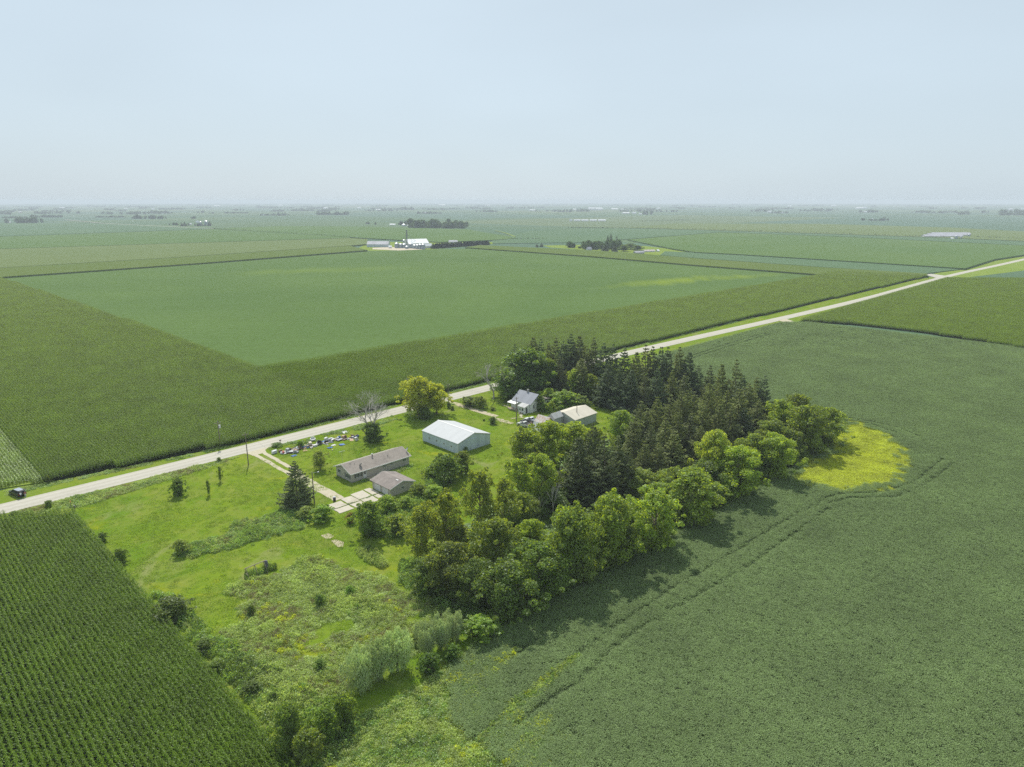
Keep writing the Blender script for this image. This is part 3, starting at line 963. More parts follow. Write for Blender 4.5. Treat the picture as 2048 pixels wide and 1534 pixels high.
weeds("weed_fringe", "tall weeds under the shaded edge of the broadleaf grove", PX([(800, 1125), (830, 1120), (900, 1190), (940, 1210), (1000, 1240), (960, 1262), (905, 1245), (850, 1200), (800, 1165)]), .6, dict(d=1, g=1.3, p=.8), (.6, 1.5), 6, -.5, 8.)
weeds("weed_thicket", "thicket of leafy weeds behind the garage and house", PX([(790, 1010), (830, 985), (850, 960), (880, 940), (905, 955), (890, 985), (860, 1010), (830, 1035), (800, 1075), (745, 1078), (730, 1050), (745, 1020)]), .6, dict(d=.8, g=1.6, p=.9), (.4, 1.7), 5, -.5, 9., edge=1.2)
weeds("weed_mound", "low mound of pale weeds beside the yellow green lawn", PX([(712, 1104), (735, 1094), (762, 1110), (778, 1130), (765, 1138), (735, 1126)]), .5, dict(g=1, p=1.4, d=.4), (.7, 1.5), 5, -.9, 10.)
weeds("verge_weeds", "rough weeds in the ditch between the near corn and the road", UVP([(-40, 181.0), (18, 182.2), (27, 178), (31, 176.5), (62, 180), (74, 182.5), (60, 184), (30, 184.5), (-40, 185.3)]), .62, dict(d=1, g=1.4, p=.6, b=.25), (.2, .8), 6, -.25, 11.)
weeds("verge_weeds", "rough green weeds in the ditch along the junk row", UVP([(83, 180), (112, 178.5), (150, 179), (150, 183.3), (110, 183.2), (83, 183.4)]), .7, dict(d=1, g=1.4, p=.3), (.15, .65), 5, .0, 12.)
weeds("verge_weeds", "pale dry weeds in the ditch below the tall corn", UVP([(22, 197), (40, 195.5), (60, 193.2), (60, 195.0), (31, 199), (22, 201)]), .6, dict(b=1, p=1, g=.5), (.15, .5), 5, -.3, 13.)
weeds("verge_weeds", "green ditch weeds along the corn across the road", UVP([(60, 192.6), (140, 191.5), (400, 189.5), (400, 191.5), (270, 192.6), (140, 193.4), (60, 194.6)]), .7, dict(d=.8, g=1.4, p=.8), (.15, .6), 7, -.1, 14.)
weeds("house_weeds", "weeds growing in the shade along the ranch house wall", UVP([(88, 142.4), (90, 141.5), (104, 141.4), (105, 143.2), (88, 143.4)]), .55, dict(d=1, g=1.5, p=.4), (.2, .75), 4, -.3, 15.)
weeds("slab_weeds", "grass and weeds growing through the concrete pad joints", UVP([(74, 133.1), (86, 133.4), (86, 133.9), (74, 133.7)]), .4, dict(g=1, d=.6), (.1, .3), 3, -.2, 16.)
weeds("grove_floor", "shaded undergrowth covering the floor of the tree grove", UVP([(74, 74), (206, 69), (216, 75), (222, 110), (236, 148), (190, 168), (186, 150), (203, 140), (200, 122), (176, 116), (150, 118), (130, 118), (112, 110), (80, 102)]), 1.5, dict(d=2.0, g=1.0), (.25, .7), 8, -.6, 17.)

turf_src = [leaf_clump("grass_tuft", M['turf'], 46, .75, .02, .14, .16, 120 + s, .25, .1) for s in range(3)]
LAWN = UVP([(31.5, 176), (31.5, 80), (52, 68), (72, 74), (75, 100), (112, 118), (150, 120), (176, 118), (200, 124), (200, 138), (184, 148), (176, 172), (150, 182.6), (82, 182.8), (76, 182.4), (74, 181)])
gxy = jittered(LAWN, 1.0)
holes = [UVP([(75.6, 184), (82, 184), (80.2, 130), (88, 130), (88, 139), (80, 139), (80, 160)]), UVP([(73.8, 130), (88, 130), (88, 138.5), (73.8, 138.5)]), UVP([(85.5, 143.5), (104.5, 143.5), (104.5, 152), (85.5, 152)]),
         UVP([(118, 140), (131.5, 140), (131.5, 157), (118, 157)]), UVP([(87, 129), (96, 129), (96, 138.5), (87, 138.5)]), UVP([(149, 186), (149, 150), (152, 150), (152, 186)])]
for hpoly in holes:
    gxy = gxy[~inside(gxy, hpoly)]
gn = vnoise(gxy, 14, 21.) + .5 * vnoise(gxy, 4, 25.)
gxy = gxy[(gn > .0) | (rng.random(len(gxy)) < .25)]
n = len(gxy)
scatter("grass", "short rough grass tufts across the farmyard lawn", "grass", gxy, rng.uniform(0, 6.28, n),
        np.stack([rng.uniform(.8, 1.3, n), rng.uniform(.8, 1.3, n), rng.uniform(.6, 1.6, n)], 1), rng.integers(0, 3, n), turf_src)

# ------------------------------------------------------------------ trees
M['leaf'] = leaf_mat("broad_leaf", (.138, .195, .028), (.385, .47, .028), 0.45, 0.025, 0.5, 0.32, 3.5, True)
M['needle'] = leaf_mat("spruce_needle", (.155, .190, .080), (.245, .305, .074), 0.33, 0.02, 0.5, 0.35, 3.0, True)
M['willow'] = leaf_mat("willow_leaf", (.40, .46, .25), (.50, .58, .22), 0.40, 0.03, 0.5, 0.25, 2.5, True)
M['bark'] = plain("grey_bark", (.16, .13, .10), .95, .3, 2.0, .5)
M['dead'] = plain("bleached_dead_wood", (.42, .39, .35), .95, .2, 1.0, .3)

def limb(mb, a, b, r0, r1, n=6, bend=.0, r=random, k=3):
    a, b = Vector(a), Vector(b)
    p = a
    off = Vector((r.uniform(-1, 1), r.uniform(-1, 1), r.uniform(-.3, .5))) * bend * (b - a).length
    for i in range(1, k + 1):
        t = i / k
        q = a.lerp(b, t) + off * math.sin(math.pi * t)
        mb.tube(p, q, r0 + (r1 - r0) * (i - 1) / k, r0 + (r1 - r0) * t, n, caps=False)
        p = q

def trunk_mesh(seed, rad=.022, top=.8, low=.14, spread=.3, nl=9):
    r = random.Random(seed)
    mb = MB()
    limb(mb, (0, 0, -.01), (r.uniform(-.02, .02), r.uniform(-.02, .02), top), rad, rad * .25, 8, .02, r, 5)
    for i in range(nl):
        z = low + (top - low) * .75 * i / nl
        az = i * 2.4 + r.uniform(-.4, .4)
        l = spread * r.uniform(.7, 1.1) * (1 - .4 * i / nl)
        limb(mb, (0, 0, z), (math.cos(az) * l, math.sin(az) * l, z + r.uniform(.12, .25)), rad * .45, rad * .1, 5, .12, r, 3)
    return mb.mesh("trunk", [M['bark']], True)

def broad_crown(seed, nl=24, nleaf=7000, size=.042, lo=.06, gap=0.0, flat=.5, lobe=(.10, .2), mat='leaf', shoots=26):
    """Crown 1 high and 1 wide: overlapping leafy lobes with an uneven outline."""
    r = np.random.default_rng(seed)
    Cc, R = [], []
    for i in range(nl):
        z = lo + (1 - lo) * (i + r.random()) / nl
        zz = (z - lo) / (1 - lo)
        env = .5 * (1 - abs(2 * zz ** (1.0 if flat > .4 else .8) - .85) ** 2.4 / 1.6) * (.45 + .65 * r.random())
        lr = r.uniform(*lobe)
        az = i * 2.39996 + r.uniform(-.6, .6)
        d = max(0, env - lr * .75) * math.sqrt(.25 + .75 * r.random())
        Cc.append((d * math.cos(az), d * math.sin(az), min(z, 1 - lr * .9)))
        R.append(lr)
    for i in range(shoots):                     # short shoots breaking the outline
        a, zz = r.uniform(0, 6.283), r.uniform(.25, 1)
        env = .5 * math.sqrt(max(0.02, 1 - (zz - .3) ** 2 / .5)) * r.uniform(.85, 1.08)
        Cc.append((env * math.cos(a), env * math.sin(a), lo + (1 - lo) * zz * r.uniform(.9, 1.04)))
        R.append(r.uniform(.03, .065))
    nl += shoots
    Cc, R = np.array(Cc), np.array(R)
    w = R ** 1.8
    k = r.choice(nl, nleaf, p=w / w.sum())
    d = rand_dirs(nleaf, r)
    d[:, 2] = np.where((d[:, 2] < -.2) & (r.random(nleaf) < .6), -d[:, 2], d[:, 2])
    rr = R[k] * (1 - .45 * r.random(nleaf) ** 2 + r.normal(0, .07, nleaf))
    C = Cc[k] + d * rr[:, None] * np.array([1, 1, .85])
    C[:, 2] = np.maximum(C[:, 2], .015)
    if gap:
        nv = np.array([mnoise.noise(Vector(c * 5.5) + Vector((seed, 0, 0))) for c in C])
        keep = nv > -.5 + gap
        C, d = C[keep], d[keep]
    Nr = unit(d * .55 + rand_dirs(len(C), r) * .75 + np.array([0, 0, .25]))
    D, S = facing(Nr, r)
    L = size * r.uniform(.6, 1.35, len(C))
    V, F = diamonds(C, D, S, L, L * .7)
    return mesh_np("crown", V, F, [M[mat]])

def spruce_crown(seed, rad=.19, levels=30, lo=.04, dens=1.0, droop=.25, ragged=.25, size=.030):
    r = np.random.default_rng(seed)
    C, D, S, L = [], [], [], []
    for i in range(levels):
        t = (i + r.random() * .6) / levels
        z = lo + (1 - lo) * t
        env = rad * (1 - t) ** .80 * min(1, .6 + 3.0 * t) + .010
        nb = max(4, int((11 - 5 * t)))
        a0 = r.uniform(0, 6.28)
        for b in range(nb):
            if r.random() < .10:
                continue
            az = a0 + 6.283 * b / nb + r.uniform(-.2, .2)
            ln = env * (1 + r.uniform(-ragged, ragged))
            dirv = np.array([math.cos(az), math.sin(az), 0])
            side = np.array([-math.sin(az), math.cos(az), 0])
            m = max(5, int(dens * (7 + 55 * ln / .19 * .5)))
            q = np.sqrt(r.uniform(.06, 1, m))
            dr = -droop * ln * q + .22 * ln * q ** 3
            lat = r.normal(0, .17, m) * ln * (1.05 - q * .6)
            C.append(np.outer(q * ln, dirv) + np.outer(lat, side) + np.stack([0 * q, 0 * q, z + dr + r.normal(0, .004, m) - abs(lat) * .35], 1))
            dd = unit(dirv[None] + side[None] * np.sign(lat)[:, None] * r.uniform(.2, .9, m)[:, None] + np.stack([0 * q, 0 * q, r.uniform(-.5, .15, m)], 1))
            D.append(dd)
            nn = unit(np.array([[0, 0, 1.0]]) + r.normal(0, .55, (m, 3)))
            S.append(unit(np.cross(dd, nn)))
            L.append(size * (1.06 - .28 * t) * r.uniform(.65, 1.3, m))
    C, D, S, L = np.concatenate(C), np.concatenate(D), np.concatenate(S), np.concatenate(L)
    # leader
    V, F = diamonds(C, D, S, L, L * .5)
    return mesh_np("crown", V, F, [M['needle']])

def willow_crown(seed, nl=17, per=480):
    """Upright bushy willow: plumes of narrow leaves arching over at their tips."""
    r = np.random.default_rng(seed)
    C, D = [], []
    for i in range(nl):
        az, q = r.uniform(0, 6.283), .40 * math.sqrt((i + .5) / nl)
        ht = (.93 - 1.3 * q ** 2) * r.uniform(.8, 1.0)
        base = np.array([q * .55 * math.cos(az), q * .55 * math.sin(az), .05])
        tip = np.array([q * 1.15 * math.cos(az), q * 1.15 * math.sin(az), ht])
        t = r.random(per) ** .7
        rad = (.05 + .13 * np.sin(np.pi * np.clip(t, .05, .96) ** 1.3)) * r.uniform(.6, 1.15, per)
        d = rand_dirs(per, r)
        C.append(base + (tip - base) * t[:, None] + d * rad[:, None] * np.array([1, 1, .9]))
        D.append(unit(d * np.array([.8, .8, .2]) + np.array([0, 0, -.75]) + r.normal(0, .3, (per, 3))))
    C, D = np.concatenate(C), np.concatenate(D)
    C[:, 2] = np.maximum(C[:, 2], .02)
    S = unit(np.cross(D, rand_dirs(len(D), r)))
    L = .050 * r.uniform(.7, 1.3, len(C))
    V, F = diamonds(C, D, S, L, L * .34)
    return mesh_np("crown", V, F, [M['willow']])

def bare_tree(seed, forks=5, depth=5, spread=.5, rad=.026, first=.22, mat='dead', upright=.6):
    r = random.Random(seed)
    mb = MB()
    def grow(p, d, ln, rad_, k):
        q = p + d * ln
        limb(mb, p, q, rad_, rad_ * .66, 6 if k < 2 else (4 if k < 4 else 3), .07, r, 2 if k > 1 else 3)
        if k == depth:
            return
        m = forks if k == 0 else (3 if r.random() < .55 else 2)
        for i in range(m):
            ax = r.uniform(0, 6.283) if k else 6.283 * i / m + r.uniform(-.3, .3)
            sp = spread * r.uniform(.55, 1.2)
            perp = d.orthogonal().normalized()
            perp.rotate(Matrix.Rotation(ax, 3, d))
            nd = (d + perp * sp + Vector((0, 0, upright * .25))).normalized()
            grow(q, nd, ln * r.uniform(.62, .86) if k else first * r.uniform(.9, 1.3), rad_ * .60, k + 1)
    grow(Vector((0, 0, -.01)), Vector((0, 0, 1)), first, rad, 0)
    V = np.array(mb.v)
    zmax = V[:, 2].max()
    wr = np.percentile(np.hypot(V[:, 0], V[:, 1]), 98)
    mb.v = [(x / wr * .5, y / wr * .5, z / zmax) for x, y, z in mb.v]
    return mb.mesh("branches", [M[mat]])

TM = {}
TM['broad'] = [(broad_crown(200 + i, 26, 12500, .033), trunk_mesh(300 + i)) for i in range(6)]
TM['bright'] = [(broad_crown(220 + i, 40, 13000, .033, lobe=(.08, .15)), trunk_mesh(310 + i)) for i in range(4)]
TM['airy'] = [(broad_crown(240 + i, 30, 10000, .032, lo=.16, gap=.30, lobe=(.08, .15)), trunk_mesh(320 + i, .020, .88, .2, .3, 12)) for i in range(4)]
TM['oak'] = [(broad_crown(260 + i, 34, 12000, .035, lo=.2, lobe=(.09, .17), flat=.3), trunk_mesh(330 + i, .03, .75, .15, .36, 10)) for i in range(3)]
TM['shrub'] = [(broad_crown(280 + i, 22, 6800, .051, lo=.02, lobe=(.08, .24), shoots=34), trunk_mesh(340 + i, .03, .6, .03, .35, 10)) for i in range(5)]
TM['sapling'] = [(broad_crown(295 + i, 14, 900, .11, lo=.10, lobe=(.15, .25), gap=.1), trunk_mesh(345 + i, .02, .9, .1, .25, 6)) for i in range(2)]
TM['spruce'] = [(spruce_crown(400 + i, .5, 21 + 2 * (i % 4), .03, 1.75, .13 + .04 * (i % 3), .40, .047), trunk_mesh(360 + i, .016, .97, .05, .08, 6)) for i in range(6)]
TM['pine'] = [(spruce_crown(430 + i, .5, 22, .22, 1.0, .05, .45, .045), trunk_mesh(370 + i, .018, .96, .1, .2, 10)) for i in range(3)]
TM['willow'] = [(willow_crown(450 + i), trunk_mesh(380 + i, .035, .7, .08, .3, 8)) for i in range(4)]

def proto(kind):
    out = []
    for c, t in TM[kind]:
        out.append((source("crown", c), source("trunk", t)))
    return out
PROTO = {k: proto(k) for k in TM}
_tn = [0]
def set_tree(kind, x, y, h, w, label, cat="tree", tint=(1, 1, 1), group=None, name=None, rot=None, var=None):
    _tn[0] += 1
    r = random.Random(_tn[0] * 7919)
    root = thing(name or {'spruce': 'spruce_tree', 'pine': 'pine_tree', 'willow': 'willow_tree', 'shrub': 'shrub', 'sapling': 'sapling'}.get(kind, 'broadleaf_tree'),
                 label, cat, x, y, 0, r.uniform(0, 6.283) if rot is None else rot, group)
    w *= {'spruce': 1.42, 'pine': 1.4, 'willow': 1.04, 'shrub': 1.15, 'sapling': 1.2, 'airy': 1.3}.get(kind, 1.42)
    root.scale = (w, w, h)
    v = PROTO[kind][(_tn[0] if var is None else var) % len(PROTO[kind])]
    b = r.uniform(.9, 1.1)
    for src in v:
        o = src.copy()
        COL.objects.link(o)
        o.parent = root
        o.color = (tint[0] * b, tint[1] * b, tint[2] * b, 1)
    return root

def tree(kind, cx, top, base, wpx, label, cat="tree", tint=(1, 1, 1), group=None, name=None, var=None):
    """Stand a tree on the ground point seen at (cx, base); height and width measured in the photograph."""
    x, y = G(cx, base)
    return set_tree(kind, x, y, max(.4, top_z(y, top)), wpx * px_m(y), label, cat, tint, group, name, None, var)

LIME, GOLD, DEEP, DULL, GREY, OLIVE = (1.38, 1.40, .9), (1.75, 1.35, .8), (.78, .86, .82), (.95, .9, .9), (1.25, 1.2, 1.5), (1.05, 1.05, .82)
MID, OCHRE = (1.1, 1.08, .9), (1.85, 1.55, .8)
# the broadleaf edge of the grove along the soybeans, from its far end towards the camera
EDGE = "broadleaf trees along the soybean edge of the grove"
tree('broad', 1652, 815, 887, 66, "outermost broadleaf tree at the far tip of the grove by the yellow patch", tint=OLIVE, group=EDGE)
tree('broad', 1608, 812, 903, 78, "bushy tree casting its shadow on the yellow weed patch", tint=OLIVE, group=EDGE)
tree('broad', 1592, 790, 868, 60, "green tree behind the outermost trees at the far tip of the grove", tint=MID, group=EDGE)
tree('broad', 1555, 800, 880, 56, "yellow green tree between the tall spruces and the far tip of the grove", tint=LIME, group=EDGE)
tree('shrub', 1578, 860, 915, 60, "dark leaning bushes under the trees facing the yellow weed patch", "shrub", (.9, .9, .9), EDGE)
tree('broad', 1549, 872, 955, 74, "round yellow green tree standing free at the soybean edge", tint=LIME, group=EDGE, var=2)
tree('broad', 1505, 868, 945, 66, "dark bushy tree just behind the round yellow green tree", tint=OLIVE, group=EDGE)
tree('broad', 1540, 842, 912, 66, "dark sloping thicket tree behind the round yellow green tree", tint=(.9, .9, .85), group=EDGE)
tree('bright', 1424, 861, 972, 74, "pale lime tree with the brightest crown in the grove edge", tint=(1.75, 1.6, 1.2), group=EDGE, var=0)
tree('bright', 1470, 893, 990, 92, "wide yellow green tree between the lime crown and the round tree", tint=LIME, group=EDGE, var=1)
tree('broad', 1412, 925, 998, 70, "dark low tree in front of the pale lime crown", tint=DEEP, group=EDGE)
tree('bright', 1380, 941, 1042, 104, "broad bright tree at the middle of the soybean edge", tint=LIME, group=EDGE, var=2)
tree('broad', 1345, 935, 1010, 70, "green tree behind the broad bright tree of the soybean edge", tint=MID, group=EDGE)
tree('bright', 1306, 982, 1094, 98, "bright tree whose shadow reaches furthest over the soybeans", tint=LIME, group=EDGE, var=3)
tree('bright', 1220, 990, 1128, 104, "tall yellow green tree with spiky shoots on its crown", tint=LIME, group=EDGE, var=0)
tree('broad', 1250, 1050, 1118, 56, "low dark tree tucked between two bright trees at the edge", tint=DEEP, group=EDGE)
tree('airy', 1200, 1055, 1140, 60, "pale yellow green sapling tree below the tall spiky crown", tint=LIME, group=EDGE)
tree('broad', 1138, 1015, 1165, 104, "big mid green tree left of the spiky yellow green tree", tint=(1.0, 1.05, .85), group=EDGE, var=3)
tree('broad', 1165, 1080, 1165, 60, "low silvery green tree at the foot of the big mid green tree", tint=GREY, group=EDGE)
tree('broad', 1078, 1085, 1196, 112, "large dark green tree at the soybean edge near the grove corner", tint=(.85, .95, .8), group=EDGE, var=4)
tree('broad', 1018, 1128, 1236, 104, "darkest tree standing at the near corner of the grove", tint=DEEP, group=EDGE, var=5)
tree('bright', 992, 1038, 1165, 94, "yellow green tree rising behind the dark grove corner", tint=MID, group=EDGE, var=1)
tree('bright', 1060, 1040, 1130, 60, "small bright tree between the yellow green and mid green crowns", tint=LIME, group=EDGE, var=2)
tree('broad', 955, 1120, 1210, 76, "dark tree beside the grove corner facing the weed meadow", tint=DEEP, group=EDGE, var=0)
tree('broad', 900, 1085, 1190, 84, "dull green tree at the meadow side of the grove corner", tint=DULL, group=EDGE, var=1)
tree('broad', 858, 1118, 1188, 70, "low dark tree nearest the weed meadow", tint=DEEP, group=EDGE, var=2)
INNER = "airy trees on the farmyard side of the grove"
tree('airy', 846, 1012, 1122, 84, "tall airy tree closest to the yellow green lawn strip", tint=(1.2, 1.1, .85), group=INNER, var=0)
tree('airy', 893, 985, 1118, 82, "airy tree with its slim trunk showing through thin leaves", tint=(1.2, 1.1, .85), group=INNER, var=1)
tree('airy', 960, 942, 1068, 80, "tallest airy tree facing the garage thicket", tint=(1.1, 1.05, .85), group=INNER, var=2)
tree('airy', 1008, 958, 1066, 66, "airy tree beside the bleached dead tree", tint=(1.15, 1.1, .9), group=INNER, var=3)
tree('broad', 925, 1050, 1120, 60, "dull green tree under the airy trees", tint=DULL, group=INNER, var=4)
tree('airy', 1036, 918, 1012, 64, "thin yellow green tree at the lawn behind the metal shed", tint=LIME, group=INNER, var=0)
tree('bright', 1082, 908, 1012, 70, "yellow green tree in front of the biggest spruce", tint=LIME, group=INNER, var=3)
tree('broad', 1045, 985, 1050, 50, "small green tree behind the bleached dead tree", tint=MID, group=INNER, var=5)
tree('bright', 1050, 858, 948, 74, "bright tree on the lawn corner nearest the metal shed", tint=(1.5, 1.45, .85), group=INNER, var=0)
tree('bright', 1098, 842, 938, 78, "bright tree hiding the foot of the rusty roofed barn", tint=(1.5, 1.45, .85), group=INNER, var=1)
tree('bright', 1148, 846, 932, 72, "bright tree hiding the wall of the tan roofed shed", tint=(1.45, 1.4, .85), group=INNER, var=2)
tree('bright', 1190, 856, 930, 60, "yellow green tree between the tan roofed shed and the spruces", tint=(1.35, 1.3, .85), group=INNER, var=3)
tree('broad', 1240, 822, 886, 54, "light green tree in the clearing beyond the tan roofed shed", tint=(1.2, 1.3, 1.0), group=INNER, var=0)
tree('broad', 1065, 905, 965, 60, "dark green tree among the bright trees behind the lawn", tint=DULL, group=INNER, var=3)
tree('broad', 1275, 938, 1003, 66, "pale grey green cedar like tree below the tall spruces", tint=GREY, group=INNER, var=4)
tree('broad', 1225, 985, 1035, 50, "dark small tree in the shade behind the spiky crown", tint=DEEP, group=INNER, var=1)
tree('broad', 1330, 965, 1010, 44, "pale bush like tree behind the broad bright edge tree", tint=GREY, group=INNER, var=2)
# round the farmhouse
HOUSE = "trees and bushes around the farmhouse"
tree('oak', 1052, 696, 790, 92, "huge dark rounded tree looming behind the farmhouse", tint=(.72, .85, .8), group=HOUSE, var=0)
tree('oak', 1085, 716, 792, 56, "dark tree filling the gap between the huge rounded tree and the spruces", tint=DEEP, group=HOUSE, var=1)
tree('broad', 1014, 755, 797, 50, "bushy dark green tree at the road side of the farmhouse", tint=(.8, .95, .8), group=HOUSE, var=0)
tree('bright', 1147, 738, 796, 30, "pale green tree in the spruce row behind the farmhouse", tint=(1.5, 1.5, 1.2), group=HOUSE, var=1)
tree('bright', 1180, 748, 800, 30, "mid green tree in a gap of the spruce row", tint=MID, group=HOUSE, var=2)
tree('broad', 1098, 776, 806, 36, "round yellow green tree just behind the farmhouse wing", tint=LIME, group=HOUSE, var=1)
tree('shrub', 1130, 783, 816, 62, "large round bush behind the tan roofed shed", "shrub", (1.15, 1.25, 1.0), HOUSE, var=0)
tree('shrub', 1164, 792, 818, 40, "sprawling bush beside the large round bush behind the shed", "shrub", (1.1, 1.15, .9), HOUSE, var=1)
tree('shrub', 1102, 804, 826, 22, "small yellow green bush between farmhouse and shed", "shrub", LIME, HOUSE, var=2)
tree('shrub', 1079, 790, 822, 24, "dark vine covered bush climbing the farmhouse gable", "shrub", DEEP, HOUSE, var=3)
tree('shrub', 1088, 806, 824, 20, "low dark bush at the foot of the farmhouse gable", "shrub", DEEP, HOUSE, var=4)
tree('shrub', 938, 793, 812, 36, "greyish garden bush beside the weedy lane", "shrub", GREY, HOUSE, var=0)
tree('shrub', 962, 792, 816, 26, "rounder greyish garden bush nearer the farmhouse", "shrub", GREY, HOUSE, var=1)
tree('shrub', 985, 814, 821, 12, "tiny pale bush on the lawn by the footpath", "shrub", GREY, HOUSE, var=2)
tree('shrub', 986, 834, 848, 18, "small round dark bush on the lawn between shed and pickups", "shrub", DEEP, HOUSE, var=3)
tree('shrub', 968, 838, 842, 5, "tiny dark shrub beside the small round bush on the lawn", "shrub", DEEP, HOUSE, var=4)
tree('shrub', 905, 812, 820, 9, "small dark evergreen shrub under the utility pole by the lane", "shrub", DEEP, HOUSE, var=4)
tree('shrub', 897, 804, 816, 10, "dark shrub beside the golden trees near the lane", "shrub", DEEP, HOUSE, var=2)
tree('shrub', 1012, 800, 806, 10, "low shrub at the corner of the farmhouse porch", "shrub", DEEP, HOUSE, var=1)
# the golden trees and the bare tree
tree('oak', 838, 754, 832, 66, "golden orange tinged tree beside the gravel road", tint=OCHRE, var=2)
tree('oak', 873, 768, 828, 46, "yellow green tree partner of the golden tree by the road", tint=(1.9, 1.6, .8), var=0)
tree('shrub', 851, 815, 839, 32, "dark round bush under the golden tree", "shrub", DEEP, var=0)
tree('shrub', 748, 846, 882, 46, "dense dark bush wrapped around the foot of the bare tree", "shrub", (.7, .82, .7), var=1)
# house yard
tree('airy', 641, 902, 939, 36, "small dull green lawn tree between junk row and ranch house", tint=DULL, var=1)
tree('spruce', 596, 921, 1010, 50, "dense greyish evergreen tree beside the house driveway", tint=(1.05, 1.05, 1.0), var=2, name="evergreen_tree")
tree('shrub', 893, 910, 962, 64, "large dark bush between ranch house and grove", "shrub", (.85, .95, .8), var=2)
tree('shrub', 925, 903, 945, 44, "lighter bush right below the metal shed", "shrub", MID, var=3)
tree('shrub', 862, 932, 955, 36, "pale green bush behind the garage", "shrub", (1.3, 1.35, 1.0), var=4)
tree('shrub', 838, 968, 995, 36, "green bush touching the back of the garage", "shrub", MID, var=0)
tree('shrub', 868, 972, 1000, 40, "leafy bush in the thicket below the large dark bush", "shrub", (1.3, 1.35, 1.0), var=1)
tree('shrub', 740, 1004, 1072, 66, "tall dark bush beside the concrete pads", "shrub", (.9, 1.0, .75), var=0)
tree('shrub', 795, 1030, 1070, 50, "round green bush between the tall bush and the grove", "shrub", MID, var=3)
tree('shrub', 775, 992, 1024, 46, "green bush screening the garage doors", "shrub", (1.2, 1.25, .9), var=2)
tree('shrub', 812, 994, 1018, 34, "green bush at the garage gable", "shrub", (1.2, 1.25, .9), var=4)
tree('shrub', 645, 1012, 1042, 46, "rounded bramble bush at the outer end of the pads", "shrub", (1.15, 1.3, .9), var=1)
tree('shrub', 612, 1014, 1036, 34, "pale bush at the end of the overgrown strip by the pads", "shrub", GREY, var=2)
tree('shrub', 702, 1026, 1046, 22, "brownish dry bush at the edge of the concrete pads", "shrub", (1.5, 1.0, 1.4), var=3)
tree('shrub', 358, 957, 990, 34, "round dark lawn shrub nearest the road", "shrub", DEEP, var=3)
tree('sapling', 418, 960, 991, 10, "slender dark sapling in the middle of the lawn", "sapling", DEEP)
tree('sapling', 441, 932, 963, 10, "slender sapling closest to the roadside pole", "sapling", DEEP)
tree('shrub', 438, 915, 923, 9, "tiny dark roadside shrub near the slender saplings", "shrub", DEEP)
tree('shrub', 206, 1065, 1084, 22, "small dark shrub at the corn edge nearer the road", "shrub", DEEP, var=0)
tree('shrub', 243, 1097, 1126, 28, "dark rounded shrub at the corn edge of the lawn", "shrub", DEEP, var=1)
tree('shrub', 362, 1080, 1108, 34, "grey green bush at the tip of the overgrown strip", "shrub", GREY, var=2)
tree('shrub', 348, 1198, 1238, 70, "dark scrub against the corn where the weed meadow begins", "shrub", (.7, .72, .6), var=4)
tree('shrub', 408, 1280, 1302, 36, "small dark scrub bush part way along the corn edge", "shrub", (.75, .8, .7), var=0)
tree('shrub', 432, 1320, 1342, 38, "dark scrub bush in the dip of the corn edge", "shrub", (1, 1.05, .85), var=1)
tree('shrub', 505, 1364, 1386, 38, "dark scrub bush between the corn and the meadow corner", "shrub", (.75, .8, .7), var=2)
tree('shrub', 548, 1385, 1405, 24, "low scrub bush just above the large corner bush", "shrub", DEEP, var=3)
tree('broad', 582, 1412, 1500, 66, "large dark bushy tree in the near corner by the corn rows", tint=(.85, .95, .75), var=3)
tree('shrub', 615, 1462, 1530, 66, "greyish bush in front of the large corner tree", "shrub", (.9, .9, .8), var=4)
tree('shrub', 655, 1418, 1478, 56, "leafy green bush behind the large corner tree", "shrub", (1.0, 1.15, .8), var=0)
tree('shrub', 690, 1390, 1450, 50, "leafy green bush at the foot of the largest willow", "shrub", (1.05, 1.15, .85), var=1)
tree('shrub', 860, 1308, 1345, 44, "green bush in the shade between the two willow clumps", "shrub", (.8, 1.0, .75), var=2)
tree('shrub', 905, 1290, 1320, 36, "low green bush in the shade below the outer willow", "shrub", (.8, 1.0, .75), var=3)
tree('shrub', 832, 1262, 1290, 14, "slim dark shrub in the gap between the willow clumps", "shrub", DEEP, var=4)
tree('shrub', 640, 1190, 1212, 24, "dark weed bush in the middle of the meadow", "shrub", (.9, 1.1, .9), var=0)
tree('shrub', 502, 1212, 1232, 18, "small dark bush by the dry stems in the meadow", "shrub", DEEP, var=1)
tree('shrub', 640, 1320, 1338, 24, "dark bush in front of the meadow willows", "shrub", (.8, 1.0, .8), var=3)
tree('shrub', 700, 1172, 1190, 20, "small dark bush in the upper meadow near the grove", "shrub", (.9, 1.1, .9), var=4)
tree('shrub', 960, 1236, 1280, 74, "sprawling pale green bush at the grove corner by the soybeans", "shrub", (1.2, 1.35, .95), var=2)
tree('shrub', 600, 882, 896, 15, "green sapling bush growing out of the junk row", "shrub", (.9, 1.1, .8), var=1)
tree('shrub', 553, 886, 893, 22, "low green bush by the mailbox", "shrub", (.9, 1.1, .8), var=2)
tree('shrub', 98, 951, 966, 9, "dark leaning scrub at the corn corner by the road", "shrub", DULL, var=2)
tree('shrub', 97, 1001, 1014, 18, "dark ditch bush opposite the black car", "shrub", DEEP, var=1)
tree('shrub', 30, 1024, 1036, 24, "dark ditch bush at the near corn row ends", "shrub", DEEP, var=2)
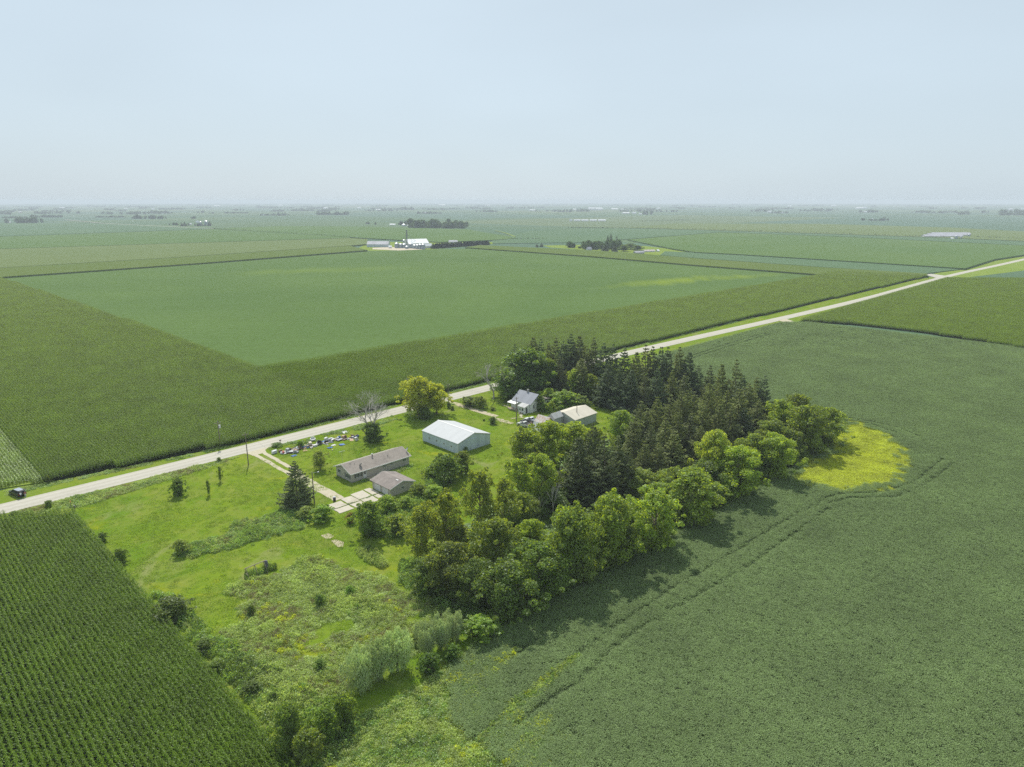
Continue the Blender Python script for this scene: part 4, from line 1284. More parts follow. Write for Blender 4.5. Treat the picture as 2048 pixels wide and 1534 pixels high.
# willows
WIL = "silvery willows in the weed meadow"
tree('willow', 720, 1284, 1384, 74, "largest silvery willow nearest the camera", tint=(.86, .95, .70), group=WIL, var=0)
tree('willow', 757, 1268, 1362, 60, "silvery willow in the middle of the larger clump", tint=(.86, .95, .70), group=WIL, var=1)
tree('willow', 795, 1250, 1342, 66, "silvery willow at the inner end of the larger clump", tint=(.86, .95, .70), group=WIL, var=2)
tree('willow', 856, 1232, 1308, 52, "silvery willow of the smaller clump next to the gap", tint=(.88, .95, .76), group=WIL, var=3)
tree('willow', 880, 1222, 1296, 44, "silvery willow in the middle of the smaller clump", tint=(.88, .95, .76), group=WIL, var=1)
tree('willow', 905, 1212, 1280, 46, "outermost silvery willow with its trunk bare at the foot", tint=(.92, .98, .80), group=WIL, var=0)

# spruces: rows run with the farm grid; crown tops read from the photograph
SPR = "dark spruces packed in the grove"
SL = "dark spruce standing among its neighbours in the tall conifer block"
tops = [  # (x, top, base, special label)
 (1030, 688, 780, "spruce tip peeping out behind the huge rounded tree"), (1066, 672, 768, "first tall spruce of the road side row"), (1081, 676, 772, None), (1096, 684, 776, None),
 (1111, 673, 770, None), (1125, 681, 776, None), (1140, 667, 770, "highest spruce tip of the road side row"), (1157, 670, 774, None), (1171, 690, 784, None), (1185, 672, 782, "spruce with the broad pointed tip before the road gap"),
 (1205, 683, 790, None), (1223, 687, 794, None), (1246, 693, 802, None), (1269, 702, 808, None), (1287, 688, 800, None), (1300, 690, 806, None), (1317, 691, 808, None),
 (1330, 693, 806, None), (1353, 693, 802, None), (1373, 702, 806, "slim pointed spruce standing out against the soybeans"), (1392, 730, 812, "short spruce at the soybean side after the slim pointed one"),
 (1160, 715, 796, None), (1118, 712, 792, None), (1215, 722, 812, None), (1237, 735, 820, None), (1260, 738, 826, None), (1285, 738, 830, None), (1310, 735, 828, None), (1340, 738, 826, None), (1365, 745, 830, None),
 (1414, 730, 832, "narrow spruce left of the pair of broad spruces"), (1436, 726, 836, "first of two broad spruces against the soybeans"), (1464, 717, 838, "broad tall spruce highest against the soybeans"), (1478, 748, 850, None),
 (1505, 752, 856, "ragged spruce with two close tips near the grove end"), (1520, 750, 860, "last ragged spruce at the far end of the conifer block"), (1490, 765, 864, None),
 (1411, 764, 878, None), (1428, 757, 872, None), (1446, 778, 890, None), (1470, 775, 884, None), (1382, 782, 888, None), (1368, 780, 890, None), (1356, 780, 896, "spruce with a pale olive crown behind the lime tree"),
 (1335, 788, 904, None), (1309, 791, 908, "front spruce nearest the tan roofed shed clearing"), (1278, 800, 906, "outer spruce at the clearing edge"), (1290, 815, 915, None), (1400, 800, 905, None), (1432, 806, 908, None), (1455, 812, 904, None),
 (1350, 822, 930, None), (1375, 830, 928, None), (1325, 835, 940, None), (1298, 850, 950, None), (1265, 842, 946, None), (1482, 815, 892, None), (1510, 800, 880, None), (1395, 850, 940, None), (1345, 862, 955, None),
 (1182, 846, 985, "big wide spruce facing the dead tree"), (1155, 872, 1005, "dark spruce in front of the big wide spruce"), (1205, 870, 1008, "dense spruce beside the big wide spruce"), (1232, 868, 990, None), (1250, 895, 1000, None), (1285, 882, 975, None), (1312, 885, 975, None)]
for i, (x, t, b, l) in enumerate(tops):
    r = random.Random(i)
    k = 'pine' if i in (37, 43, 58) else 'spruce'
    warm = r.random() < (.7 if x > 1260 and t > 750 else .3)
    tint = (1.25, 1.18, .85) if warm else ((1.05, 1.0, .9) if r.random() < .4 else (.80, .88, .92))
    if x < 1260 and t > 840:
        tint = (.95, .95, .8)
    tree(k, x, t, b, r.uniform(34, 46) * (1.0 if t < 760 else 1.25) * (1.3 if (x < 1215 and t > 840) else 1), l or SL, "spruce", tint, None if l else SPR)
for i, u in enumerate([78, 84, 91, 97, 104, 110, 117, 124, 131, 138, 145, 152, 160, 168, 176, 184, 192, 200]):
    x, y = W(u + (i * 37 % 5 - 2) * .5, 74.2 - .035 * (u - 78) + (i * 53 % 7 - 3) * .3)
    set_tree('shrub', x, y, 3.2 + (i * 29 % 10) * .22, 5.0 + (i * 31 % 7) * .3, "dark leafy shrub filling the foot of the grove along the soybeans", "shrub", ((.8, .85, .8), (1.0, 1.05, .8), (.65, .7, .75))[i % 3], "shrubs at the foot of the grove")
for i, (u, v) in enumerate([(76, 79), (86, 77), (93, 78.5), (101, 77), (115, 78), (128, 77.5), (134, 79), (146, 77), (157, 77.5), (171, 76.5), (186, 76), (199, 77)]):
    x, y = W(u, v)
    set_tree('broad', x, y, 6.2 + (i * 37 % 9) * .28, 7.2 + (i * 23 % 7) * .35, "mid green tree crowded behind the front trees of the soybean edge", "tree", ((1.0, 1.1, .85), (.85, .95, .8), (1.15, 1.2, .85))[i % 3], "trees crowded behind the soybean edge")
# filler broadleaf understorey in the middle of the grove
UND = "understorey trees inside the grove"
ru = random.Random(5)
for i, (u, v) in enumerate([(88, 84), (100, 80), (112, 82), (124, 80), (138, 78), (150, 80), (164, 78), (178, 80), (96, 96), (110, 96), (124, 98), (196, 82), (204, 92), (210, 106), (218, 124), (226, 138)]):
    x, y = W(u, v)
    set_tree('broad', x, y, ru.uniform(4.5, 7.5), ru.uniform(5.5, 8), "low shaded understorey tree hemmed in by taller grove trees", "tree", DEEP, UND)

# bare trees
def bare(cx, top, base, wpx, label, seed, mat='dead', forks=5, spread=.5, first=.22, depth=5, rad=.026, upright=.6, cat="dead tree"):
    x, y = G(cx, base)
    root = thing("bare_tree", label, cat, x, y, 0, seed)
    h = top_z(y, top)
    w = wpx * px_m(y)
    root.scale = (w, w, h)
    link("branches", bare_tree(seed, forks, depth, spread, rad, first, mat, upright), root)
    return root
bare(744, 783, 878, 118, "leafless grey tree fanning out of a dense bush by the junk row", 12, forks=8, spread=.55, first=.34, depth=6, rad=.030, upright=.2)
bare(987, 724, 798, 84, "half dead leafless tree at the roadside by the farmhouse", 5, forks=4, spread=.62, first=.32, depth=5, rad=.036)
bare(1106, 965, 1036, 32, "bleached dead tree standing in front of the big spruces", 8, forks=4, spread=.5, first=.25, depth=4, rad=.026)
bare(1080, 992, 1040, 24, "smaller bleached snag beside the dead tree", 9, forks=3, spread=.4, first=.3, depth=4, rad=.026)
# ------------------------------------------------------------------ buildings
M['siding'] = ribbed("beige_lap_siding", (.44, .41, .35), 2, .2, .7, depth=.35, bandvar=.03)
M['shingle'] = plain("worn_brown_grey_shingles", (.245, .215, .185), .95, .16, 1.2, .35, dirt=((.16, .14, .125), .5))
M['shingle_dark'] = plain("weathered_grey_brown_shingles", (.22, .19, .17), .95, .2, .8, .35, dirt=((.13, .115, .105), .6))
M['trim'] = plain("white_painted_trim", (.60, .60, .58), .6, .05)
M['white_wall'] = ribbed("white_painted_boards", (.66, .67, .66), 2, .18, .7, depth=.3, bandvar=.04)
M['white_steel'] = ribbed("white_ribbed_steel_wall", (.50, .57, .62), 0, .28, .5, depth=.5, bandvar=.06)
M['white_steel_y'] = ribbed("white_ribbed_steel_end_wall", (.50, .57, .62), 1, .28, .5, depth=.5, bandvar=.10)
M['white_roof'] = ribbed("white_ribbed_steel_roof", (.44, .455, .46), 0, .28, .45, depth=.3, bandvar=.03)
M['grey_roof'] = ribbed("grey_steel_roof", (.27, .28, .31), 0, .3, .5, depth=.4, bandvar=.06)
M['pale_roof'] = ribbed("pale_galvanised_roof", (.40, .40, .39), 0, .3, .5, depth=.4, bandvar=.08)
M['tan_roof'] = ribbed("tan_steel_roof", (.52, .485, .40), 0, .3, .55, depth=.4, bandvar=.05)
M['green_wall'] = ribbed("pale_grey_green_steel_wall", (.40, .44, .40), 0, .28, .55, depth=.4, bandvar=.06)
M['grey_boards'] = ribbed("weathered_grey_boards", (.36, .37, .37), 0, .22, .85, depth=.4, bandvar=.12)
M['rust_roof'] = ribbed("rusty_galvanised_roof", (.55, .52, .49), 0, .3, .6, depth=.4, bandvar=.08, rust=((.40, .22, .12), .85, 1.1, .46))
M['barn_white'] = ribbed("flaking_white_roof_sheets", (.60, .59, .57), 0, .3, .7, depth=.4, bandvar=.08, rust=((.42, .33, .25), .6, 1.3, .58))
M['dark_glass'] = plain("dark_window_glass", (.03, .04, .05), .08, .1, spec=.8)
M['shutter'] = plain("dark_shutter_paint", (.05, .055, .06), .6)
M['dark_metal'] = plain("dark_metal", (.06, .06, .065), .5, metal=.3)
M['grey_metal'] = plain("dull_grey_metal", (.34, .35, .36), .45, .12, metal=.4)
M['wood'] = plain("weathered_deck_wood", (.30, .25, .19), .9, .25, 1.5, .3)
M['pole_wood'] = plain("weathered_utility_pole", (.20, .165, .13), .95, .2, 1.5, .3)
M['black_earth'] = plain("foundation_block", (.30, .29, .27), .95, .12)

def wall_solid(mb, L, Wd, he, hr, ov, mi=0, mi_end=None):
    """Walls with gable ends, ridge along x."""
    pts = [(0, 0), (Wd, 0), (Wd, he), (Wd / 2, hr), (0, he)]
    n = 5
    v = [(0, y, z) for y, z in pts] + [(L, y, z) for y, z in pts]
    side = [(0, 1, 6, 5), (1, 2, 7, 6), (2, 3, 8, 7), (3, 4, 9, 8), (4, 0, 5, 9)]
    mb.add(v, side, mi)
    mb.add(v, [(0, 4, 3, 2, 1), (5, 6, 7, 8, 9)], mi if mi_end is None else mi_end)

def roof_slabs(mb, x0, x1, y0, y1, he, hr, th=.12, mi=0, ov=.0):
    ym = (y0 + y1) / 2
    sl = (hr - he) / (ym - y0)
    e0, e1 = y0 - ov, y1 + ov
    ze = he - ov * sl
    t = th
    mb.prism([(e0, ze), (ym, hr), (ym, hr + t), (e0, ze + t)], x0, x1, mi)
    mb.prism([(ym + .002, hr), (e1, ze), (e1, ze + t), (ym + .002, hr + t)], x0, x1, mi)

def opening(parent, name, face, a, z, w, h, L, Wd, frame, fill, fill_name="pane", bars=(1, 0), depth=.06, shutters=None):
    """Window or door on a wall face: a frame part with its pane below it."""
    def put(mb, a0, a1, d0, d1, z0, z1, mi=0):
        if face == 'y0':
            mb.box(a0, a1, -d1, -d0, z0, z1, mi)
        elif face == 'y1':
            mb.box(a0, a1, Wd + d0, Wd + d1, z0, z1, mi)
        elif face == 'x0':
            mb.box(-d1, -d0, a0, a1, z0, z1, mi)
        else:
            mb.box(L + d0, L + d1, a0, a1, z0, z1, mi)
    f, b = MB(), .09
    put(f, a, a + b, .004, depth, z, z + h)
    put(f, a + w - b, a + w, .004, depth, z, z + h)
    put(f, a + b, a + w - b, .004, depth, z + h - b, z + h)
    put(f, a + b, a + w - b, .004, depth, z, z + b)
    for i in range(bars[0]):
        c = a + w * (i + 1) / (bars[0] + 1)
        put(f, c - .03, c + .03, .006, depth - .01, z + b, z + h - b)
    for i in range(bars[1]):
        c = z + h * (i + 1) / (bars[1] + 1)
        put(f, a + b, a + w - b, .008, depth - .015, c - .03, c + .03)
    o = f.build(name, frame, parent)
    p = MB()
    put(p, a + b * .9, a + w - b * .9, .002, .025, z + b * .9, z + h - b * .9)
    p.build(fill_name, fill, o)
    if shutters:
        for sx in (a - .42, a + w + .04):
            q = MB()
            put(q, sx, sx + .38, .004, .05, z, z + h)
            q.build("shutter", shutters, parent)
    return o

# ranch house: long ridge along u
def ranch():
    L, Wd, he, hr = 18.2, 7.4, 2.55, 4.0
    x, y = W(86.0, 144.1)
    t = thing("ranch_house", "long beige ranch house with a worn brown grey shingle roof", "house", x, y, 0, A)
    mb = MB(); wall_solid(mb, L, Wd, he, hr - .05, 0)
    wall = mb.build("wall", M['siding'], t)
    mb = MB(); mb.box(-.03, L + .03, -.03, Wd + .03, -.05, .28)
    mb.build("foundation", M['black_earth'], t)
    mb = MB(); roof_slabs(mb, -.55, L + .45, 0, Wd, he, hr, .16, 0, .42)
    roof = mb.build("roof", M['shingle'], t)
    mb = MB()
    sl = (hr - he) / (Wd / 2)
    for xx in (-.59, L + .452):
        for s in (0, 1):
            y0, z0 = (-.44, he - .44 * sl) if s == 0 else (Wd + .44, he - .44 * sl)
            mb.prism([(y0, z0 - .06), (Wd / 2, hr - .06), (Wd / 2, hr + .18), (y0, z0 + .18)], xx, xx + .036)
    mb.box(-.55, L + .45, -.50, -.424, he - .42 * sl - .08, he - .42 * sl + .15)
    mb.box(-.55, L + .45, Wd + .424, Wd + .50, he - .42 * sl - .08, he - .42 * sl + .15)
    mb.build("fascia", M['trim'], t)
    mb = MB(); mb.tube((8.6, Wd / 2 - .4, hr - .1), (8.6, Wd / 2 - .4, hr + .65), .13, .13, 10)
    v = mb.build("vent_pipe", M['dark_metal'], roof)
    mb = MB(); mb.lathe([(.01, hr + .92), (.26, hr + .72), (.26, hr + .66), (.1, hr + .66)], 12, 0, Matrix.Translation((8.6, Wd / 2 - .4, 0)))
    mb.build("vent_cap", M['trim'], roof)
    for px, py, h in ((1.6, 3.0, .4), (2.6, 2.6, .35), (12.5, 1.8, .55)):
        mb = MB(); zz = he + py * sl
        mb.tube((px, py, zz), (px, py, zz + h), .07, .07, 8)
        mb.build("vent_pipe", M['dark_metal'], roof)
    for (px, py, zz, nm, az) in ((3.6, 1.2, he + .45 + .15, "satellite_dish", .3), (L + .35, 1.3, he + .9, "satellite_dish", 1.2)):
        mb = MB()
        Mx = Matrix.Translation((px, py, zz + .55)) @ Matrix.Rotation(az, 4, 'Z') @ Matrix.Rotation(-.95, 4, 'X')
        mb.lathe([(.02, -.12), (.25, -.09), (.45, 0), (.5, .03), (.47, .03), (.25, -.06), (.02, -.09)], 16, 0, Mx)
        mb.tube((px, py, zz - .2), (px, py, zz + .45), .035, .035, 6)
        mb.tube(Mx @ Vector((0, -.45, 0)), Mx @ Vector((0, -.1, .5)), .02, .02, 5)
        mb.build(nm, M['grey_metal'], roof)
    opening(t, "window", 'x0', 5.1, 1.0, 1.5, 1.15, L, Wd, M['trim'], M['dark_glass'])
    opening(t, "window", 'x0', 1.0, .75, 1.7, 1.3, L, Wd, M['trim'], M['dark_glass'], bars=(2, 0), shutters=M['shutter'])
    opening(t, "window", 'y0', 1.3, .95, 1.5, 1.2, L, Wd, M['trim'], M['dark_glass'], bars=(2, 0), shutters=M['shutter'])
    d = opening(t, "door", 'y0', 3.5, .25, 1.0, 2.1, L, Wd, M['trim'], M['trim'], "door_panel", bars=(0, 0))
    mb = MB(); mb.box(3.75, 4.25, -.075, -.03, 1.3, 2.0); mb.build("door_glass", M['dark_glass'], d)
    mb = MB(); mb.lathe([(.0, 0), (.04, .02), (.04, .06), (0, .08)], 8, 0, Matrix.Translation((4.32, -.03, 1.2)) @ Matrix.Rotation(math.pi / 2, 4, 'X')); mb.build("door_knob", M['dark_metal'], d)
    for a, w, h, z in ((9.6, 1.0, .75, 1.45), (11.9, .8, .7, 1.45), (16.0, 1.1, .85, 1.35)):
        opening(t, "window", 'y0', a, z, w, h, L, Wd, M['trim'], M['dark_glass'])
    for a in (3, 8, 13):
        opening(t, "window", 'y1', a, 1.1, 1.5, 1.1, L, Wd, M['trim'], M['dark_glass'])
    opening(t, "window", 'x1', 3, 1.1, 1.2, 1.1, L, Wd, M['trim'], M['dark_glass'])
    mb = MB()
    for xx in (10.6, 11.0, 13.0): mb.tube((xx, -.05, .2), (xx, -.05, 2.3), .03, .03, 6)
    mb.build("conduit", M['trim'], t)
    # deck
    x, y = W(90.0, 140.6)
    dk = thing("wooden_deck", "low weathered wooden deck between ranch house and garage", "deck", x, y, 0, A)
    mb = MB()
    for i in range(22):
        mb.box(.01 + i * .21, .2 + i * .21, 0, 3.15, .34, .40)
    mb.build("deck_boards", M['wood'], dk)
    mb = MB(); mb.box(.0, 4.6, .02, .12, .1, .335); mb.box(0, .1, .13, 3.1, .1, .335); mb.box(4.5, 4.6, .13, 3.1, .1, .335)
    mb.build("deck_frame", M['wood'], dk)
    for px, py in ((.1, .1), (4.5, .1), (.1, 3.0), (4.5, 3.0), (2.3, .1)):
        mb = MB(); mb.box(px - .06, px + .06, py - .06, py + .06, 0, .33 if py > 1 else 1.15); mb.build("post", M['wood'], dk)
    mb = MB(); mb.box(.0, 4.6, .05, .14, 1.155, 1.22); mb.build("rail", M['wood'], dk)
    # antenna
    x, y = W(88.8, 152.9)
    an = thing("antenna_mast", "thin television antenna on a mast behind the ranch house", "antenna", x, y, 0, A)
    mb = MB(); mb.tube((0, 0, 0), (0, 0, 5.6), .04, .025, 6); mb.build("mast", M['grey_metal'], an)
    mb = MB(); mb.tube((-1.0, 0, 5.5), (1.0, 0, 5.5), .02, .02, 5)
    for i in range(8):
        w = .75 - .07 * i; xx = -.95 + i * .27
        mb.tube((xx, -w, 5.5), (xx, w, 5.5), .012, .012, 4)
    mb.build("aerial", M['grey_metal'], an)
ranch()

def garage():
    L, Wd, he, hr = 7.8, 7.0, 2.15, 3.25
    x, y = W(95.0, 129.9)
    t = thing("garage", "small beige two door garage with a worn gable roof beside the concrete pads", "garage", x, y, 0, A + math.pi / 2)
    mb = MB(); wall_solid(mb, L, Wd, he, hr - .05, 0); mb.build("wall", M['siding'], t)
    mb = MB(); roof_slabs(mb, -.4, L + .4, 0, Wd, he, hr, .13, 0, .45); rf = mb.build("roof", M['shingle_dark'], t)
    mb = MB(); mb.box(.8, 1.7, Wd / 2 + .1, Wd / 2 + .7, hr - .17, hr + .02, 0, None); mb.build("roof_patch", M['barn_white'], rf)
    mb = MB()
    sl = (hr - he) / (Wd / 2)
    for xx in (-.44, L + .403):
        for y0 in (-.45, Wd + .45):
            mb.prism([(y0, he - .45 * sl - .08), (Wd / 2, hr - .08), (Wd / 2, hr + .15), (y0, he - .45 * sl + .15)], xx, xx + .037)
    mb.build("fascia", M['trim'], t)
    for a in (1.0, 4.3):
        d = opening(t, "garage_door", 'y1', a, .03, 2.55, 1.95, L, Wd, M['trim'], M['trim'], "door_panel", bars=(0, 3))
        mb = MB(); mb.box(a + 1.2, a + 1.35, Wd + .03, Wd + .09, .85, .93); mb.build("handle", M['dark_metal'], d)
    opening(t, "window", 'x0', 2.9, 1.0, .9, .8, L, Wd, M['trim'], M['dark_glass'])
garage()

def shed():
    L, Wd, he, hr = 16.3, 12.4, 3.25, 5.0
    x, y = W(131.0, 140.3)
    t = thing("machine_shed", "large white ribbed steel machine shed alone on the lawn", "shed", x, y, 0, A + math.pi / 2)
    mb = MB(); wall_solid(mb, L, Wd, he, hr - .04, 0, 0, 1); mb.build("wall", [M['white_steel'], M['white_steel_y']], t)
    mb = MB(); roof_slabs(mb, -.2, L + .2, 0, Wd, he, hr, .09, 0, .25); mb.build("roof", M['white_roof'], t)
    mb = MB(); mb.prism([(Wd / 2 - .3, hr + .045), (Wd / 2, hr + .12), (Wd / 2 + .3, hr + .045), (Wd / 2, hr + .17)], -.22, L + .22); mb.build("ridge_cap", M['trim'], t)
    mb = MB()
    for px, py in ((-.05, -.05), (-.05, Wd - .1), (L - .1, -.05), (L - .1, Wd - .1)):
        mb.box(px, px + .15, py, py + .15, .02, he - .12)
    sl = (hr - he) / (Wd / 2)
    for y0 in (-.25, Wd + .25):
        mb.prism([(y0, he - .25 * sl - .14), (Wd / 2, hr - .14), (Wd / 2, hr - .012), (y0, he - .25 * sl - .012)], -.16, -.11)
    mb.build("corner_trim", M['trim'], t)
    for a in (2.6, 6.0, 9.4, 12.8):
        opening(t, "window", 'y1', a, 1.35, .62, .62, L, Wd, M['trim'], M['dark_glass'], bars=(0, 0))
    mb = MB()
    for z in (.1, 3.3):
        mb.box(-.09, -.02, 5.0, 10.6, z, z + .12)
    mb.box(-.07, -.02, 5.1, 7.78, .24, 3.28); mb.box(-.075, -.02, 7.82, 10.5, .24, 3.28)
    mb.build("sliding_door", M['white_steel_y'], t)
shed()
tree('sapling', 932, 893, 907, 9, "dark sapling at the gable wall of the white steel shed", "sapling", DEEP, var=1)

def farmhouse():
    L, Wd, he, hr = 8.6, 7.6, 3.15, 5.85
    x, y = W(169.1, 152.6)
    t = thing("farmhouse", "old white farmhouse with a steep grey roof under the dark trees", "house", x, y, 0, A + math.pi / 2)
    mb = MB(); wall_solid(mb, L, Wd, he, hr - .05, 0); mb.build("wall", M['white_wall'], t)
    mb = MB(); roof_slabs(mb, -.3, L + .3, 0, Wd, he, hr, .12, 0, .3); rf = mb.build("roof", M['grey_roof'], t)
    mb = MB(); mb.box(4.6, 5.2, Wd / 2 - .3, Wd / 2 + .3, hr - .3, hr + .9); mb.build("chimney", M['black_earth'], rf)
    # lean-to on the lane side
    mb = MB(); mb.box(.6, 3.5, Wd + .005, Wd + 2.3, 0, 2.35)
    mb.prism([(Wd + .005, 2.352), (Wd + 2.3, 2.352), (Wd + .005, 3.0)], .6, 3.5)
    lt = mb.build("lean_to", M['white_wall'], t)
    mb = MB(); mb.prism([(Wd + .0, 3.06), (Wd + 2.6, 2.33), (Wd + 2.6, 2.42), (Wd + .0, 3.16)], .35, 3.75)
    mb.build("lean_to_roof", M['pale_roof'], lt)
    # porch further along
    mb = MB(); mb.box(5.6, 9.2, Wd + .02, Wd + 1.9, 0, .3); mb.build("porch_floor", M['wood'], t)
    mb = MB(); mb.prism([(Wd + .0, 2.75), (Wd + 2.1, 2.4), (Wd + 2.1, 2.52), (Wd + .0, 2.88)], 5.4, 9.3); mb.build("porch_roof", M['trim'], t)
    for px in (5.7, 7.4, 9.1):
        mb = MB(); mb.box(px - .06, px + .06, Wd + 1.75, Wd + 1.87, .3, 2.42); mb.build("porch_post", M['trim'], t)
    mb = MB(); mb.box(8.605, 9.2, Wd - 2.0, Wd + .015, 0, 2.5); mb.build("porch_wall", M['white_wall'], t)
    # rear wing
    mb = MB(); mb.box(.8, 5.2, -3.4, -.005, 0, 2.7); wg = mb.build("rear_wing", M['white_wall'], t)
    mb = MB(); mb.prism([(-3.7, 2.72), (.0, 3.3), (.0, 3.42), (-3.7, 2.84)], .5, 5.4); mb.build("wing_roof", M['shingle_dark'], wg)
    opening(t, "window", 'x0', 5.6, 1.2, .8, 1.4, L, Wd, M['trim'], M['dark_glass'], bars=(0, 1))
    opening(t, "window", 'x0', 1.6, 1.2, .8, 1.4, L, Wd, M['trim'], M['dark_glass'], bars=(0, 1))
    opening(t, "window", 'x0', 3.4, 3.5, .75, 1.1, L, Wd, M['trim'], M['dark_glass'], bars=(0, 1))
    opening(t, "window", 'y1', 4.0, 1.1, .8, 1.4, L, Wd, M['trim'], M['dark_glass'], bars=(0, 1))
    mb = MB(); mb.box(.53, .6, Wd + 1.0, Wd + 1.7, .2, 2.1); mb.build("door", M['shutter'], lt)
    mb = MB(); mb.box(1.2, 1.9, Wd + 2.302, Wd + 2.34, 1.0, 1.9); mb.build("window", M['dark_glass'], lt)
    mb = MB(); mb.box(2.5, 3.0, Wd + 2.302, Wd + 2.34, 1.0, 1.7); mb.build("window", M['dark_glass'], lt)
    mb = MB(); mb.box(.74, .8, -2.3, -1.5, .9, 2.1); mb.build("window", M['dark_glass'], wg)
    mb = MB()
    for i in range(3): mb.box(1.4, 2.8, Wd + 2.302, Wd + 3.4 - i * .35, i * .12, .12 + i * .12)
    mb.build("steps", M['wood'], lt)
farmhouse()

def tan_shed():
    L, Wd, he, hr = 11.0, 9.6, 3.0, 4.55
    x, y = W(159.3, 131.2)
    t = thing("machine_shed", "pale green walled shed with a broad tan steel roof beside the farmhouse", "shed", x, y, 0, A)
    mb = MB(); wall_solid(mb, L, Wd, he, hr - .04, 0); mb.build("wall", M['green_wall'], t)
    mb = MB(); roof_slabs(mb, -.2, L + .25, 0, Wd, he, hr, .08, 0, .25); mb.build("roof", M['tan_roof'], t)
    mb = MB(); mb.box(-.06, -.01, 2.6, 6.8, .02, 2.9); mb.build("sliding_door", M['grey_boards'], t)
    x, y = W(154.6, 135.7)
    L, Wd, he, hr = 4.4, 2.9, 3.55, 4.75
    t = thing("storage_shed", "narrow grey board shed with a small gable window next to the tan roof", "shed", x, y, 0, A)
    mb = MB(); wall_solid(mb, L, Wd, he, hr - .04, 0); mb.build("wall", M['grey_boards'], t)
    mb = MB(); roof_slabs(mb, -.15, L + .08, 0, Wd, he, hr, .07, 0, .2); mb.build("roof", M['pale_roof'], t)
    opening(t, "window", 'x0', 1.1, 2.5, .7, .85, L, Wd, M['trim'], M['dark_glass'], bars=(0, 1))
    mb = MB(); mb.box(1.5, 2.5, -.05, -.004, .02, 2.0); mb.build("door", M['grey_boards'], t)
tan_shed()

def rusty_barn():
    # gambrel roof, ridge along v
    L, Wd = 5.0, 6.4
    x, y = W(153.1, 133.2)
    t = thing("small_barn", "small gambrel barn with a rust streaked upper roof beside the pickups", "barn", x, y, 0, A + math.pi / 2)
    pr = [(.15, 0), (Wd - .15, 0), (Wd - .15, 1.5), (Wd - 1.3, 3.55), (Wd / 2, 5.35), (1.3, 3.55), (.15, 1.5)]
    mb = MB(); mb.prism(pr, .12, L - .12); mb.build("wall", M['grey_boards'], t)
    for nm, m_, seg in (("upper_roof", M['rust_roof'], [((1.25, 3.58), (Wd / 2, 5.42)), ((Wd / 2, 5.42), (Wd - 1.25, 3.58))]), ("lower_roof", M['barn_white'], [((-.1, 1.15), (1.25, 3.55)), ((Wd - 1.25, 3.55), (Wd + .1, 1.15))])):
        mb = MB()
        for a, b in seg:
            mb.prism([a, b, (b[0], b[1] + .09), (a[0], a[1] + .09)], -.1, L + .1)
        mb.build(nm, m_, t)
    mb = MB(); mb.box(.05, .115, 2.4, 4.0, .05, 2.3); mb.build("door", M['wood'], t)
rusty_barn()

# ------------------------------------------------------------------ poles, wires and yard things
def pole(cx, top, base, label, kind, ang=A):
    x, y = G(cx, base)
    h = top_z(y, top)
    t = thing("utility_pole", label, "utility pole", x, y, 0, ang)
    mb = MB(); mb.tube((0, 0, -.2), (0, 0, h), .16, .10, 10); mb.build("pole", M['pole_wood'], t)
    if kind in ('transformer', 'cross'):
        mb = MB(); mb.box(-.9, .9, -.06, .06, h - .55, h - .43); mb.build("crossarm", M['pole_wood'], t)
        for xx in (-.8, 0.001, .8):
            mb = MB(); z = h - .43 if xx != .001 else h
            mb.lathe([(.0, z + .2), (.05, z + .18), (.03, z + .1), (.05, z + .06), (.03, z)], 8, 0, Matrix.Translation((xx, 0, 0))); mb.build("insulator", M['trim'], t)
    if kind == 'transformer':
        mb = MB()
        Mt = Matrix.Translation((.42, 0, h - 2.1))
        mb.lathe([(0, 0), (.28, .02), (.30, .1), (.30, .85), (.26, .95), (0, 1.0)], 16, 0, Mt)
        tr = mb.build("transformer", M['trim'], t)
        mb = MB(); mb.tube((.42, 0, h - 1.1), (.42, 0, h - .8), .05, .04, 8); mb.build("bushing", M['dark_metal'], tr)
    if kind == 'lamp':
        mb = MB(); mb.tube((0, 0, h - .3), (.9, -.9, h + .05), .035, .03, 6); ar = mb.build("lamp_arm", M['grey_metal'], t)
        mb = MB(); mb.lathe([(0, .18), (.12, .16), (.26, .0), (.24, -.02), (.0, -.05)], 14, 0, Matrix.Translation((1.05, -1.05, h - .02))); mb.build("lamp_head", M['grey_metal'], ar)
    return (x, y, h)
P1 = pole(441, 843, 894, "roadside pole with a white transformer against the corn across the road", 'transformer')
P2 = pole(497, 866, 930, "bare utility pole on the lawn at the driveway mouth", 'cross')
P3 = pole(629, 944, 1007, "yard light pole with a lamp arm beside the house driveway", 'lamp')
P4 = pole(897, 768, 809, "utility pole where the weedy lane meets the road", 'cross')
P5 = pole(1033, 794, 843, "utility pole between the farmhouse and the pickups", 'cross')
P6 = pole(1153, 812, 848, "wooden pole standing against the tan roofed shed", 'plain')
P7 = pole(815, 757, 796, "pole with a white transformer behind the golden tree", 'transformer')
P8 = pole(1190, 712, 722, "utility pole across the road behind the spruce row", 'cross')
def wire(a, b, sag, label):
    mb = MB()
    a, b = Vector(a), Vector(b)
    L = [a.lerp(b, i / 14) - Vector((0, 0, sag * 4 * (i / 14) * (1 - i / 14))) for i in range(15)]
    for p, q in zip(L[:-1], L[1:]):
        mb.tube(p, q, .014, .014, 4, caps=False)
    tag(mb.build("power_line", M['dark_metal']), label, "power line")
wire(P1, P7, 1.6, "thin sagging wire along the corn between the two transformer poles")
wire(P1, P2, .5, "thin wire crossing the gravel road at the driveway")
wire(P2, P3, .8, "thin wire from the lawn pole to the yard light pole")
wire(P7, P4, .8, "thin wire crossing the road behind the golden tree")
wire(P4, P5, .8, "thin wire along the weedy lane towards the farmhouse")

